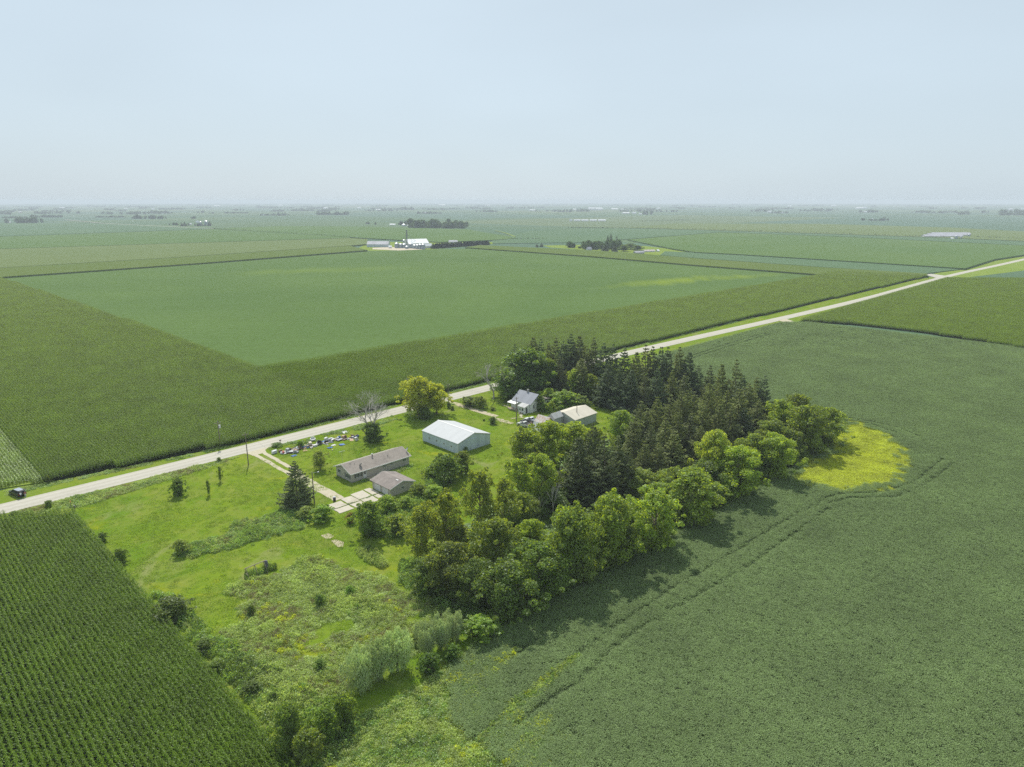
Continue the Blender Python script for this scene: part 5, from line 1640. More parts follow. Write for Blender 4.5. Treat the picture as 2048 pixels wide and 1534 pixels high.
def mailbox():
    x, y = G(561, 888)
    t = thing("mailbox", "dark mailbox on a post beside the road at the junk row", "mailbox", x, y, 0, A)
    mb = MB(); mb.box(-.05, .05, -.05, .05, 0, 1.05); mb.build("post", M['pole_wood'], t)
    mb = MB(); mb.prism([(-.13, 1.05), (.13, 1.05), (.13, 1.2), (.08, 1.3), (-.08, 1.3), (-.13, 1.2)], -.3, .3); bx = mb.build("box", M['dark_metal'], t)
    mb = MB(); mb.box(.301, .32, -.12, .12, 1.06, 1.24); mb.build("door", M['grey_metal'], bx)
    mb = MB(); mb.box(.0, .15, -.15, -.135, 1.15, 1.35); mb.build("flag", plain("faded_red_paint", (.45, .08, .05), .6), bx)
mailbox()
M['orange'] = plain("orange_marker_paint", (.75, .20, .05), .6)
x, y = G(142, 1012)
t = thing("marker_post", "short post with an orange cap in the ditch by the near corn", "post", x, y, 0)
mb = MB(); mb.tube((0, 0, 0), (0, 0, 1.0), .06, .06, 8); mb.build("post", M['pole_wood'], t)
mb = MB(); mb.lathe([(0, 1.3), (.09, 1.28), (.09, 1.0), (0, 1.0)], 10); mb.build("cap", M['orange'], t)
x, y = G(150, 1021)
t = thing("fence_post", "lone dark fence post at the lawn corner by the near corn", "post", x, y, 0)
mb = MB(); mb.tube((0, 0, 0), (0, 0, 1.25), .09, .08, 8); mb.build("post", M['pole_wood'], t)
mb = MB(); mb.box(-.1, .1, -.1, .1, 1.25, 1.3); mb.build("cap", M['grey_metal'], t)

def swing_frame():
    a, b = Vector((*G(494, 1158), 0)), Vector((*G(530, 1143), 0))
    d = (b - a); L = d.length
    t = thing("swing_frame", "abandoned wooden swing set frame swallowed by weeds", "swing set", a.x, a.y, 0, math.atan2(d.y, d.x))
    mb = MB(); mb.tube((-.3, 0, 2.3), (L + .3, 0, 2.3), .075, .075, 8); mb.build("beam", M['wood'], t)
    for xx in (0, L * .48, L):
        for s in (-1, 1):
            mb = MB(); mb.tube((xx, s * 1.15, 0), (xx, s * .05, 2.28), .06, .06, 6); mb.build("leg", M['wood'], t)
    mb = MB(); mb.box(-.04, .04, -.65, .65, 1.0, 1.1); mb.build("brace", M['wood'], t)
    weeds("frame_weeds", "tall weeds growing through the swing frame", [tuple((a + d * s + Vector((-d.y, d.x, 0)) / L * o)[:2]) for s, o in ((-.05, -.9), (1.5, -.9), (1.5, .9), (-.05, .9))], .5, dict(g=1, d=.7), (.9, 1.7), 5, -.9, 31.)
    # the tarp hung on the end of the frame
    p = a + d * 1.10
    mb = MB()
    r = random.Random(4)
    V = [(math.cos(i * .785) * (.28 + .12 * r.random()), math.sin(i * .785) * (.22 + .1 * r.random()), z) for z in (.9, 1.4, 1.85, 2.2) for i in range(8)]
    F = [(k * 8 + i, k * 8 + (i + 1) % 8, (k + 1) * 8 + (i + 1) % 8, (k + 1) * 8 + i) for k in range(3) for i in range(8)] + [tuple(range(24, 32))]
    mb.add(V, F)
    o = mb.build("tarpaulin", plain("dark_and_white_tarp", (.10, .10, .12), .6, .3, 2.0, dirt=((.75, .75, .75), .95)), None, True)
    o.location = (p.x, p.y, 0)
    tag(o, "crumpled dark and white tarpaulin hanging at the end of the swing frame", "tarpaulin")
swing_frame()
x, y = G(669, 1002)
t = thing("bin", "small dark bin with a pale lid beside the yard light pole", "bin", x, y, 0, .4)
mb = MB(); mb.prism([(-.3, .08), (.3, .08), (.36, 1.0), (-.36, 1.0)], -.3, .3); mb.build("body", M['dark_metal'], t)
mb = MB(); mb.prism([(-.4, 1.0), (.4, 1.0), (.4, 1.06), (-.3, 1.14)], -.34, .34); mb.build("lid", M['grey_metal'], t)
for xx in (-.25, .25):
    mb = MB(); mb.tube((xx - .03, -.3, .1), (xx + .03, -.3, .1), .1, .1, 10); mb.build("wheel", M['dark_metal'], t)

# ------------------------------------------------------------------ vehicles and people
M['glass'] = plain("tinted_car_glass", (.02, .025, .03), .05, .1, spec=.9)
M['tyre'] = plain("tyre_rubber", (.018, .018, .018), .9, .1)
M['rim'] = plain("wheel_rim_metal", (.45, .45, .46), .35, .1, metal=.6)
M['silver'] = plain("faded_silver_car_paint", (.48, .50, .47), .4, .05, metal=.2)
M['black_car'] = plain("black_car_paint", (.010, .011, .014), .18, .05, spec=.7)
M['charcoal'] = plain("dark_faded_car_paint", (.035, .037, .042), .35, .1)
M['car_white'] = plain("white_car_paint", (.60, .61, .62), .35, .05)
M['lamp_red'] = plain("red_lamp_lens", (.35, .01, .01), .2)
M['lamp_clear'] = plain("clear_lamp_lens", (.65, .65, .62), .1)
M['load'] = plain("scrap_in_truck_bed", (.16, .12, .10), .9, .5, 2.5)

def wheels(t, xs, y, r=.37, w=.24):
    for xx in xs:
        for s in (-1, 1):
            mb = MB()
            Mx = Matrix.Translation((xx, s * (y - w / 2), r)) @ Matrix.Rotation(math.pi / 2, 4, 'X')
            mb.lathe([(r * .58, -w / 2), (r * .9, -w / 2), (r, -w / 3), (r, w / 3), (r * .9, w / 2), (r * .58, w / 2), (r * .58, -w / 2)], 18, 0, Mx)
            wh = mb.build("wheel", M['tyre'], t, True)
            mb = MB(); mb.lathe([(0, -w / 2.4), (r * .56, -w / 2.2), (r * .575, 0), (r * .56, w / 2.2), (0, w / 2.4)], 16, 0, Mx)
            mb.build("rim", M['rim'], wh)

def shell(mb, prof, yw, inset, mi=0):
    """Side outline swept across the car with narrower edges; prof: (x, z, half width)."""
    n = len(prof)
    v = [(x, -w, z) for x, z, w in prof] + [(x, w, z) for x, z, w in prof]
    f = [(i, (i + 1) % n, n + (i + 1) % n, n + i) for i in range(n)] + [tuple(range(n - 1, -1, -1)), tuple(range(n, 2 * n))]
    mb.add(v, f, mi)

def arch(cx, r, z0, n=6, rev=False):
    a = [(cx + r * math.cos(math.pi * i / n), z0 + r * math.sin(math.pi * i / n)) for i in range(n + 1)]
    return a[::-1] if rev else a

def pickup(x, y, rot, label, paint, group, bed_load):
    t = thing("pickup_truck", label, "pickup truck", x, y, 0, rot, group)
    w = .95
    low = [(2.75, .45)] + arch(1.75, .45, .42) + arch(-1.55, .45, .42) + [(-2.7, .5)]
    up = [(-2.72, 1.12), (-.5, 1.14), (1.15, 1.14), (1.3, 1.12), (2.6, .98), (2.76, .80)]
    mb = MB(); shell(mb, [(a, b, w) for a, b in low] + [(-2.7, .78, w), (-.52, .78, w)] + [(-.5, 1.14, w)] + [(a, b, w * .97) for a, b in up[2:]], w, 0)
    body = mb.build("body", paint, t, bevel=.03)
    mb = MB()
    for s in (-1, 1): mb.box(-2.7, -.52, s * w - (.07 if s > 0 else 0), s * w + (0 if s > 0 else .07), .785, 1.16)
    mb.box(-2.76, -2.705, -w, w, .6, 1.16)
    mb.build("cargo_bed", paint, t)
    mb = MB()
    shell(mb, [(-.48, 1.145, .90), (1.15, 1.145, .90), (.55, 1.72, .72), (.35, 1.78, .70), (-.2, 1.78, .70), (-.36, 1.70, .74)], .9, 0)
    cab = mb.build("cab", paint, t, bevel=.03)
    for nm, vs in (("windscreen", [(1.13, -.80, 1.19), (1.13, .80, 1.19), (.62, .66, 1.69), (.62, -.66, 1.69)]), ("rear_window", [(-.49, -.74, 1.22), (-.49, .74, 1.22), (-.40, .64, 1.62), (-.40, -.64, 1.62)])):
        mb = MB(); d = .03 if nm == "windscreen" else -.02
        mb.add([(a + d, b, c + .015) for a, b, c in vs], [(0, 1, 2, 3)]); mb.build(nm, M['glass'], cab)
    for s in (-1, 1):
        mb = MB(); mb.add([(-.30, s * .905, 1.2), (.95, s * .905, 1.2), (.50, s * .775, 1.66), (-.24, s * .775, 1.66)], [(0, 1, 2, 3)]); mb.build("side_window", M['glass'], cab)
        mb = MB(); mb.box(2.70, 2.79, s * .72 - .17, s * .72 + .17, .68, .84); mb.build("headlight", M['lamp_clear'], t)
        mb = MB(); mb.box(-2.79, -2.70, s * .86 - .07, s * .86 + .07, .72, 1.05); mb.build("tail_light", M['lamp_red'], t)
        mb = MB(); mb.box(1.0, 1.12, s * .98 - .09, s * .98 + .09, 1.18, 1.34); mb.build("mirror", paint, t)
    mb = MB(); mb.box(2.74, 2.90, -.93, .93, .42, .60); mb.build("bumper", M['rim'], t)
    mb = MB(); mb.box(-2.90, -2.77, -.93, .93, .44, .60); mb.build("bumper", M['rim'], t)
    mb = MB(); mb.box(2.72, 2.80, -.52, .52, .62, .86); mb.build("grille", M['dark_metal'], t)
    if bed_load:
        r = random.Random(3)
        mb = MB()
        for i in range(14):
            Mx = Matrix.Translation((r.uniform(-2.4, -.8), r.uniform(-.6, .6), .86 + r.uniform(0, .25))) @ Euler((r.uniform(-.5, .5), r.uniform(-.5, .5), r.uniform(0, 3))).to_matrix().to_4x4()
            mb.box(-r.uniform(.1, .35), r.uniform(.1, .35), -r.uniform(.05, .2), r.uniform(.05, .2), 0, r.uniform(.05, .25), M=Mx)
        o = mb.build("scrap_load", M['load'])
        o.location, o.rotation_euler = (x, y, 0), (0, 0, rot)
        tag(o, "jumble of dark scrap lying in the " + bed_load, "scrap", kind="stuff")
    wheels(t, (1.75, -1.55), .97)
PK = "pickups parked beside the rusty roofed barn"
vx = A + math.pi / 2
pickup(*W(149.75, 144.0), vx + .03, "silver pickup with a loaded open bed nearest the white steel shed", M['silver'], PK, "bed of the silver pickup")
pickup(*W(152.2, 145.0), vx - .05, "dark pickup squeezed between the silver one and the white one", M['charcoal'], PK, "bed of the dark pickup")
pickup(*W(154.7, 145.6), vx + .02, "white pickup nearest the farmhouse", M['car_white'], PK, None)

def suv():
    x, y = G(36, 990)
    rot = math.radians(150)
    t = thing("estate_car", "black estate car with its tailgate raised beside the corn", "car", x, y, 0, rot)
    w = .94
    low = [(2.35, .40)] + arch(1.45, .42, .38) + arch(-1.40, .42, .38) + [(-2.3, .42)]
    mb = MB(); shell(mb, [(a, b, w) for a, b in low] + [(-2.36, .95, w), (-2.3, 1.0, w), (1.2, 1.05, w), (2.2, .92, w * .93), (2.42, .72, w * .92)], w, 0)
    mb.build("body", M['black_car'], t, bevel=.04)
    mb = MB(); shell(mb, [(-2.2, 1.005, .90), (1.15, 1.05, .90), (.45, 1.60, .74), (.2, 1.68, .72), (-1.9, 1.68, .72)], .9, 0)
    cab = mb.build("cabin", M['black_car'], t, bevel=.03)
    mb = MB(); mb.box(-1.85, .3, -.62, .62, 1.683, 1.70); mb.build("roof_panel", plain("grey_roof_glass", (.30, .33, .38), .15, .2, spec=.8), cab)
    for s in (-1, 1):
        mb = MB(); mb.tube((-1.8, s * .66, 1.74), (.2, s * .66, 1.74), .025, .025, 6); mb.build("roof_rail", M['rim'], cab)
        for a, b, c, d in ((-1.95, -1.2, -1.75, -1.2), (-1.1, -.2, -1.1, -.2), (-.1, .9, -.1, .40)):
            mb = MB(); mb.add([(a, s * .905, 1.1), (b, s * .905, 1.1), (d, s * .765, 1.58), (c, s * .765, 1.58)], [(0, 1, 2, 3)]); mb.build("side_window", M['glass'], cab)
        mb = MB(); mb.box(-2.4, -2.33, s * .78 - .12, s * .78 + .12, .72, .92); mb.build("tail_light", M['lamp_red'], t)
        mb = MB(); mb.box(2.30, 2.44, s * .66 - .2, s * .66 + .2, .70, .84); mb.build("headlight", M['lamp_clear'], t)
        mb = MB(); mb.box(.85, 1.0, s * 1.0 - .1, s * 1.0 + .1, 1.05, 1.2); mb.build("mirror", M['black_car'], t)
    mb = MB(); mb.add([(1.13, -.82, 1.08), (1.13, .82, 1.08), (.50, .68, 1.60), (.50, -.68, 1.60)], [(0, 1, 2, 3)])
    mb.v = [(a + .03, b, c + .02) for a, b, c in mb.v]; mb.build("windscreen", M['glass'], cab)
    mb = MB(); mb.add([(-2.375, -.78, .5), (-2.375, .78, .5), (-2.225, .74, 1.05), (-2.0, .64, 1.6), (-2.0, -.64, 1.6), (-2.225, -.74, 1.05)], [(0, 1, 2, 5), (5, 2, 3, 4)]); mb.build("load_bay", M['tyre'], t)
    mb = MB(); shell(mb, [(-1.88, 1.70, .72), (-2.55, 1.88, .76), (-2.95, 1.80, .78), (-2.95, 1.75, .78), (-2.55, 1.82, .76), (-1.88, 1.64, .72)], .8, 0)
    tg = mb.build("tailgate", M['black_car'], t)
    mb = MB(); mb.add([(-2.0, -.6, 1.745), (-2.0, .6, 1.745), (-2.5, .66, 1.88), (-2.5, -.66, 1.88)], [(0, 1, 2, 3)]); mb.build("rear_window", M['glass'], tg)
    wheels(t, (1.45, -1.40), .95, .35, .23)
    return x, y, rot
sx, sy, srot = suv()

M['skin'] = plain("skin", (.42, .24, .17), .6, .08)
M['hair'] = plain("brown_hair", (.05, .03, .02), .8, .2)
M['shirt_w'] = plain("white_shirt_cloth", (.62, .63, .64), .9, .06)
M['shirt_r'] = plain("reddish_shirt_cloth", (.30, .12, .10), .9, .08)
M['trouser_d'] = plain("dark_trouser_cloth", (.025, .028, .04), .9, .1)
M['trouser_l'] = plain("pale_trouser_cloth", (.46, .48, .50), .9, .08)
M['shoe'] = plain("pale_shoe", (.50, .48, .45), .8, .1)

def person(x, y, rot, label, shirt, trouser, hgt, pose):
    """Standing figure grown from a jointed skeleton; hands keep five fingers."""
    V, E, Rr = [], [], []
    def add(p, r, par=None):
        V.append(p); Rr.append(r)
        if par is not None:
            E.append((par, len(V) - 1))
        return len(V) - 1
    pel = add((0, 0, .95), .13)
    waist = add((0, 0, 1.10), .125, pel)
    chest = add((pose * .06, 0, 1.33), .15, waist)
    neck = add((pose * .09, 0, 1.50), .055, chest)
    jaw = add((pose * .12, 0, 1.57), .07, neck)
    head = add((pose * .125, 0, 1.68), .098, jaw)
    crown = add((pose * .12, 0, 1.755), .07, head)
    add((pose * .12 + .10, 0, 1.645), .018, head)                      # nose
    for s in (-1, 1):
        add((pose * .12, s * .10, 1.66), .02, head)                    # ears
        hip = add((0, s * .095, .90), .10, pel)
        knee = add((.03 + .04 * s * pose, s * .105, .50), .062, hip)
        ank = add((0.0 + .06 * s * pose, s * .11, .09), .042, knee)
        add((.16 + .06 * s * pose, s * .125, .035), .035, ank)
        sh = add((pose * .07, s * .19, 1.42), .065, chest)
        fwd = .32 if pose > .5 else .10
        elb = add((pose * .07 + fwd * .4, s * .25, 1.14), .045, sh)
        wr = add((pose * .07 + fwd, s * .22, .93 + fwd * .6), .030, elb)
        palm = add((pose * .07 + fwd + .05, s * .215, .87 + fwd * .6), .034, wr)
        for k in range(4):
            f1 = add((pose * .07 + fwd + .07 + (.012 if k in (1, 2) else 0), s * .215 + (k - 1.5) * .019, .835 + fwd * .6), .0095, palm)
            add((pose * .07 + fwd + .075, s * .21 + (k - 1.5) * .018, .795 + fwd * .6 + (.012 if k in (0, 3) else 0)), .008, f1)
        th = add((pose * .07 + fwd + .085, s * .18, .865 + fwd * .6), .011, palm)
        add((pose * .07 + fwd + .10, s * .172, .83 + fwd * .6), .009, th)
    me = bpy.data.meshes.new("person")
    me.from_pydata(V, E, [])
    tmp = bpy.data.objects.new("person_skeleton", me)
    COL.objects.link(tmp)
    sk = tmp.modifiers.new("skin", 'SKIN')
    sub = tmp.modifiers.new("sub", 'SUBSURF'); sub.levels = 2
    me.skin_vertices[0].data[0].use_root = True
    for i, r in enumerate(Rr):
        me.skin_vertices[0].data[i].radius = (r, r)
    dg = bpy.context.evaluated_depsgraph_get()
    fin = bpy.data.meshes.new_from_object(tmp.evaluated_get(dg))
    bpy.data.objects.remove(tmp)
    fin.name = "person"
    fin.materials.clear()
    for m_ in (M['skin'], shirt, trouser, M['shoe'], M['hair']):
        fin.materials.append(m_)
    for p in fin.polygons:
        c = p.center
        p.use_smooth = True
        arm = abs(c.y) > .165 and c.z > .75
        if c.z < .085: k = 3
        elif c.z < .99 and not arm: k = 2
        elif c.z < 1.48 and not (arm and c.z < 1.16 and pose <= .5) and not (arm and c.x > pose * .07 + .16): k = 1
        elif c.z > 1.70 or (c.z > 1.60 and c.x < pose * .12 - .03): k = 4
        else: k = 0
        p.material_index = k
    o = link("person", fin)
    o.location, o.rotation_euler = (x, y, 0), (0, 0, rot)
    o.scale = (hgt / 1.80,) * 3
    tag(o, label, "person", "people standing at the black car")
ca, sa = math.cos(srot), math.sin(srot)
def by_car(a, b):
    return sx + a * ca - b * sa, sy + a * sa + b * ca
person(*by_car(-2.95, .62), srot - .2, "person in a white shirt and dark trousers at the open tailgate", M['shirt_w'], M['trouser_d'], 1.78, 1.0)
person(*by_car(-3.15, -.25), srot + .3, "person in a reddish top and pale trousers behind the black car", M['shirt_r'], M['trouser_l'], 1.68, .4)

# ------------------------------------------------------------------ the junk row
def junk():
    r = random.Random(21)
    g = "junk dumped in a row beside the gravel road"
    C = {k: plain(k + "_junk", c, .75, .18, 1.6, .2, dirt=((.24, .21, .17), .45)) for k, c in dict(white=(.62, .62, .60), cream=(.55, .50, .38), grey=(.33, .34, .36), brown=(.17, .10, .06), black=(.02, .02, .024), blue=(.06, .14, .36), red=(.36, .09, .06), tan=(.40, .28, .16), teal=(.10, .24, .24)).items()}
    def box_item(sx_, sy_, sz_):
        def f(o, c):
            mb = MB(); mb.box(-sx_ / 2, sx_ / 2, -sy_ / 2, sy_ / 2, 0, sz_); mb.build("body", c, o, bevel=.02)
            mb = MB(); mb.box(-sx_ / 2 - .01, sx_ / 2 + .01, -sy_ / 2 - .01, sy_ / 2 + .01, sz_ + .003, sz_ + .05); mb.build("lid", c, o)
        return f
    def bag(o, c):
        mb = MB(); n, k = 10, 7; V = []
        for j in range(k):
            a = math.pi * (j + .5) / k - math.pi / 2
            for i in range(n):
                q = 6.283 * i / n; rr = (.42 + r.uniform(-.07, .07)) * math.cos(a)
                V.append((rr * math.cos(q) * 1.15, rr * math.sin(q), max(0, .28 + .32 * math.sin(a) + r.uniform(-.03, .03))))
        F = [(j * n + i, j * n + (i + 1) % n, (j + 1) * n + (i + 1) % n, (j + 1) * n + i) for j in range(k - 1) for i in range(n)] + [tuple(range(n - 1, -1, -1)), tuple(range((k - 1) * n, k * n))]
        mb.add(V, F); mb.build("sack", c, o, True)
        mb = MB(); mb.tube((0, 0, .57), (.05, .02, .72), .05, .10, 7); mb.build("tied_neck", c, o)
    def cloth(o, c):
        n = 9; V = []; ph = r.uniform(0, 9)
        for j in range(n):
            for i in range(n):
                xx, yy = (i / (n - 1) - .5) * 1.5, (j / (n - 1) - .5) * 1.1
                V.append((xx + r.uniform(-.05, .05), yy + r.uniform(-.05, .05), .03 + .28 * abs(mnoise.noise(Vector((xx * 2.2, yy * 2.2, ph)))) + .10 * r.random()))
        F = [(j * n + i, j * n + i + 1, (j + 1) * n + i + 1, (j + 1) * n + i) for j in range(n - 1) for i in range(n - 1)]
        mb = MB(); mb.add(V, F); q = mb.build("cloth", c, o); m_ = q.modifiers.new("thick", 'SOLIDIFY'); m_.thickness = .03
    def board(o, c):
        mb = MB(); Mx = Euler((r.uniform(-.25, .25), r.uniform(-.2, .2), 0)).to_matrix().to_4x4()
        mb.box(-1.1, 1.1, -.14, .14, .12, .16, M=Mx); mb.build("plank", c, o)
        mb = MB(); mb.box(-.9, -.82, -.3, .3, .165, .2, M=Mx); mb.build("batten", c, o)
    def panel(o, c):
        mb = MB(); Mx = Euler((r.uniform(.05, .5), r.uniform(-.2, .2), 0)).to_matrix().to_4x4()
        mb.box(-.7, .7, -.5, .5, .2, .25, M=Mx); mb.build("sheet", c, o)
        mb = MB(); mb.box(-.7, .7, -.5, -.44, .253, .30, M=Mx); mb.box(-.7, .7, .44, .5, .253, .30, M=Mx); mb.build("edge_strip", c, o)
    def mattress(o, c):
        mb = MB(); Mx = Euler((r.uniform(-.2, .3), r.uniform(-.15, .15), 0)).to_matrix().to_4x4()
        mb.box(-.95, .95, -.65, .65, .06, .26, M=Mx); q = mb.build("mattress_body", c, o, bevel=.07)
        mb = MB(); mb.box(-.97, .97, -.67, .67, .15, .17, M=Mx); mb.build("piping", C['grey'], o)
    def tub(o, c):
        mb = MB(); mb.lathe([(0, .02), (.26, .02), (.34, .42), (.37, .42), (.37, .45), (.32, .45), (.24, .06), (0, .06)], 14); mb.build("tub", c, o)
        mb = MB(); mb.box(-.42, -.37, -.08, .08, .36, .41); mb.box(.37, .42, -.08, .08, .36, .41); mb.build("handle", c, o)
    def chair(o, c):
        mb = MB(); mb.box(-.42, .42, -.4, .4, .18, .46); mb.build("seat", c, o, bevel=.06)
        mb = MB(); mb.box(-.42, .42, .25, .45, .465, .95); mb.build("backrest", c, o, bevel=.06)
        for s in (-1, 1):
            mb = MB(); mb.box(s * .50 - .08, s * .50 + .08, -.4, .45, .12, .62); mb.build("armrest", c, o, bevel=.04)
        for a in (-.35, .35):
            for b in (-.33, .33):
                mb = MB(); mb.box(a - .03, a + .03, b - .03, b + .03, 0, .18); mb.build("leg", C['brown'], o)
    def roll(o, c):
        mb = MB(); mb.tube((-.9, 0, .17), (.9, .1, .17), .17, .17, 12); mb.build("carpet_roll", c, o, True)
        mb = MB(); mb.tube((-.3, -.002, .17), (-.22, .002, .17), .18, .18, 12); mb.build("strap", C['grey'], o)
    K = {'cardboard_box': (box_item(.6, .45, .45), 'box', "{c} box"), 'appliance': (box_item(.75, .7, .95), 'appliance', "boxy {c} appliance"), 'drawer_unit': (box_item(.9, .5, .6), 'drawer unit', "{c} drawer unit"),
         'sack': (bag, 'sack', "stuffed {c} sack"), 'rumpled_cloth': (cloth, 'cloth', "rumpled {c} cloth"), 'plank': (board, 'plank', "loose {c} plank"), 'panel': (panel, 'panel', "tilted {c} panel"),
         'mattress': (mattress, 'mattress', "discarded {c} mattress"), 'plastic_tub': (tub, 'tub', "{c} plastic tub"), 'armchair': (chair, 'armchair', "dumped {c} armchair"), 'carpet_roll': (roll, 'carpet roll', "{c} carpet roll")}
    heaps = [("the heap nearest the house driveway", [(83.9, 176.3), (85.4, 175.6), (86.6, 175.2)], 1.15, 30), ("the middle heap of the junk row", [(88.2, 176.6), (90, 176.6), (91.8, 176.0), (93.4, 175.6), (95, 175.8)], 1.2, 46),
             ("the far heap nearest the bare tree", [(97.2, 175.6), (99, 175.9), (100.8, 175.4), (102.6, 175.0), (104.2, 173.6), (105.2, 172.6)], 1.5, 64)]
    kw = ['sack', 'rumpled_cloth', 'rumpled_cloth', 'rumpled_cloth', 'plank', 'panel', 'panel', 'cardboard_box', 'cardboard_box', 'plastic_tub', 'mattress', 'armchair', 'carpet_roll', 'drawer_unit', 'appliance']
    cw = ['white'] * 7 + ['cream'] * 4 + ['grey'] * 4 + ['brown'] * 4 + ['black'] * 4 + ['blue'] * 3 + ['red'] * 2 + ['tan'] * 3 + ['teal']
    for hn, ctr, spread, cnt in heaps:
        for i in range(cnt):
            k, c = r.choice(kw), r.choice(cw)
            cu, cv = r.choice(ctr)
            a, q = r.uniform(0, 6.283), abs(r.gauss(0, .6)) * spread
            x, y = W(cu + q * math.cos(a), cv + q * math.sin(a))
            z = max(0, .55 - q * .45) * r.random() if i > cnt * .35 else 0
            fn, cat, fmt = K[k]
            o = thing(k, fmt.format(c=c) + " in " + hn, cat, x, y, z, r.uniform(0, 6.283), g)
            if k in ('cardboard_box', 'plastic_tub', 'drawer_unit', 'appliance', 'sack', 'armchair'):
                o.rotation_euler = (r.uniform(-.2, .2), r.uniform(-.2, .2), o.rotation_euler.z)
            fn(o, C[c])
            s_ = r.uniform(.75, 1.15)
            o.scale = (s_, s_, s_)
    def one(k, c, px, py, label, s_=1.0, rz=A, z=0):
        x, y = G(px, py)
        o = thing(k, label, K[k][1], x, y, z, rz)
        K[k][0](o, C[c]); o.scale = (s_,) * 3
    x, y = G(549, 907)
    t = thing("chest_freezer", "white chest freezer standing alone at the driveway end of the junk row", "freezer", x, y, 0, A + .2)
    mb = MB(); mb.box(-.75, .75, -.36, .36, .05, .82); mb.build("body", M['car_white'], t, bevel=.03)
    mb = MB(); mb.box(-.77, .77, -.38, .38, .825, .93); mb.build("lid", M['car_white'], t, bevel=.03)
    mb = MB(); mb.box(-.12, .12, -.41, -.382, .84, .88); mb.build("handle", M['grey_metal'], t)
    one('drawer_unit', 'brown', 560.5, 904, "small dark brown cupboard between the freezer and the first heap", 1.0, A + .1)
    one('panel', 'white', 690, 866, "large white panel lying apart on the road side of the far heap", 1.2)
    one('rumpled_cloth', 'blue', 660, 896, "flat blue cloth spread on the lawn in front of the far heap", 1.0)
    one('rumpled_cloth', 'white', 667, 891, "pale cloth in the grass next to the flat blue cloth", .9)
    one('mattress', 'blue', 684, 890, "blue grey cushion slab at the lawn edge of the far heap", .9)
    one('cardboard_box', 'cream', 665, 901, "single pale box lying out on the lawn before the ranch house", .6)
    one('armchair', 'white', 626, 882, "white backed chair standing upright beside the green sapling bush", 1.3, A - .4)
    one('plank', 'cream', 620, 895, "long pale plank leaning over the middle heap", 1.4, 2.2, .3)
    one('rumpled_cloth', 'tan', 610, 902, "tan cloth trailing onto the lawn from the middle heap", .9)
    one('rumpled_cloth', 'blue', 588, 912, "bright blue tarp at the lawn edge of the heap nearest the driveway", 1.0)
    one('rumpled_cloth', 'black', 765, 944, "dark heap of cloth on the deck edge by the garage", .6, A, .4)
junk()

# ------------------------------------------------------------------ the far plain
def far_building(cx, wpx, top, base, label, roof='far_white', wall='white_wall', ang=0.15, ratio=.4, name="farm_building", cat="building", group=None, eave=.5):
    x, y = G(cx, base)
    m = px_m(y)
    L = wpx * m
    Wd = max(5.0, L * ratio)
    h = max(3.0, top_z(y + Wd * .4, top))
    t = thing(name, label, cat, x - L / 2 * math.cos(ang), y - L / 2 * math.sin(ang), 0, ang, group)
    mb = MB(); wall_solid(mb, L, Wd, h * eave, h - .1, 0); mb.build("wall", M[wall], t)
    mb = MB(); roof_slabs(mb, -.4, L + .4, 0, Wd, h * eave, h, .15, 0, .4); mb.build("roof", M[roof], t)
    return t
def bin_(cx, wpx, top, base, label, group=None, cat="grain bin"):
    x, y = G(cx, base)
    R_ = wpx * px_m(y) / 2
    h = top_z(y, top)
    t = thing("grain_bin", label, cat, x, y, 0, 0, group)
    e = h - R_ * .55
    mb = MB(); mb.lathe([(R_, 0), (R_, e)], 24); mb.build("body", M['bin_steel'], t)
    mb = MB(); mb.lathe([(R_ * 1.03, e - .05), (R_ * 1.03, e + .02), (R_ * .15, h - .1), (R_ * .15, h + .25), (0, h + .3)], 24); mb.build("roof", M['bin_roof'], t)
    mb = MB(); mb.box(-.35, .35, -R_ - .12, -R_ + .1, .3, 2.2); mb.build("door", M['grey_metal'], t)
M['tower_metal'] = plain("weathered_tower_steel", (.15, .17, .18), .7, .1)
M['far_white'] = ribbed("bright_white_roof_sheets", (.74, .75, .75), 0, .6, .6, bandvar=.03)
M['bin_steel'] = ribbed("galvanised_bin_rings", (.30, .35, .38), 2, .8, .35, .4, .5)
M['bin_roof'] = plain("galvanised_bin_roof", (.48, .50, .51), .4, .06, metal=.3)
M['pink_roof'] = ribbed("faded_pinkish_roof", (.46, .40, .38), 0, .5, .7)
M['hog_roof'] = ribbed("grey_hog_barn_roof", (.36, .36, .39), 0, 2.0, .6)
M['red_wall'] = plain("barn_red_wall", (.25, .06, .05), .8)
far_building(755, 43, 482.5, 494.3, "long white shed at the end of the grain bin yard", 'hog_roof', 'white_steel', -.05, .45)
far_building(838, 42, 478, 494, "large white barn with a broad roof behind the grain bins", 'far_white', 'white_wall', .45, .75)
far_building(857, 14, 487, 496.5, "low white lean shed beside the last grain bins", 'far_white', 'white_wall', .3, .7)
far_building(907, 17, 480.5, 486, "grey roofed house behind the conifer windbreak", 'hog_roof', 'white_wall', .3, .6, "far_house", "house")
GB = "grain bins at the white farmyard"
for a, l in (((793.5, 8.2, 484.5, 496), "first grain bin next to the long white shed"), ((801.7, 7.6, 486, 496), "second grain bin of the front row"), ((808.6, 8.6, 486, 496), "third grain bin below the elevator tower"), ((808.4, 6.0, 478.5, 489), "tall narrow bin rising behind the front row"),
             ((821.5, 9.5, 485, 496.2), "widest grain bin in the middle of the row"), ((829.4, 8.0, 488, 497), "low grain bin right after the widest one"), ((835, 7.2, 488, 497.6), "low grain bin in the middle of the far half"), ((840.4, 7.4, 487, 498), "taller grain bin near the end of the row"), ((846.6, 8.0, 486.5, 498.4), "last grain bin at the end of the row"), ((813.8, 6.6, 491, 497.6), "small bright hopper bin in front of the row")):
    bin_(*a, l, GB)
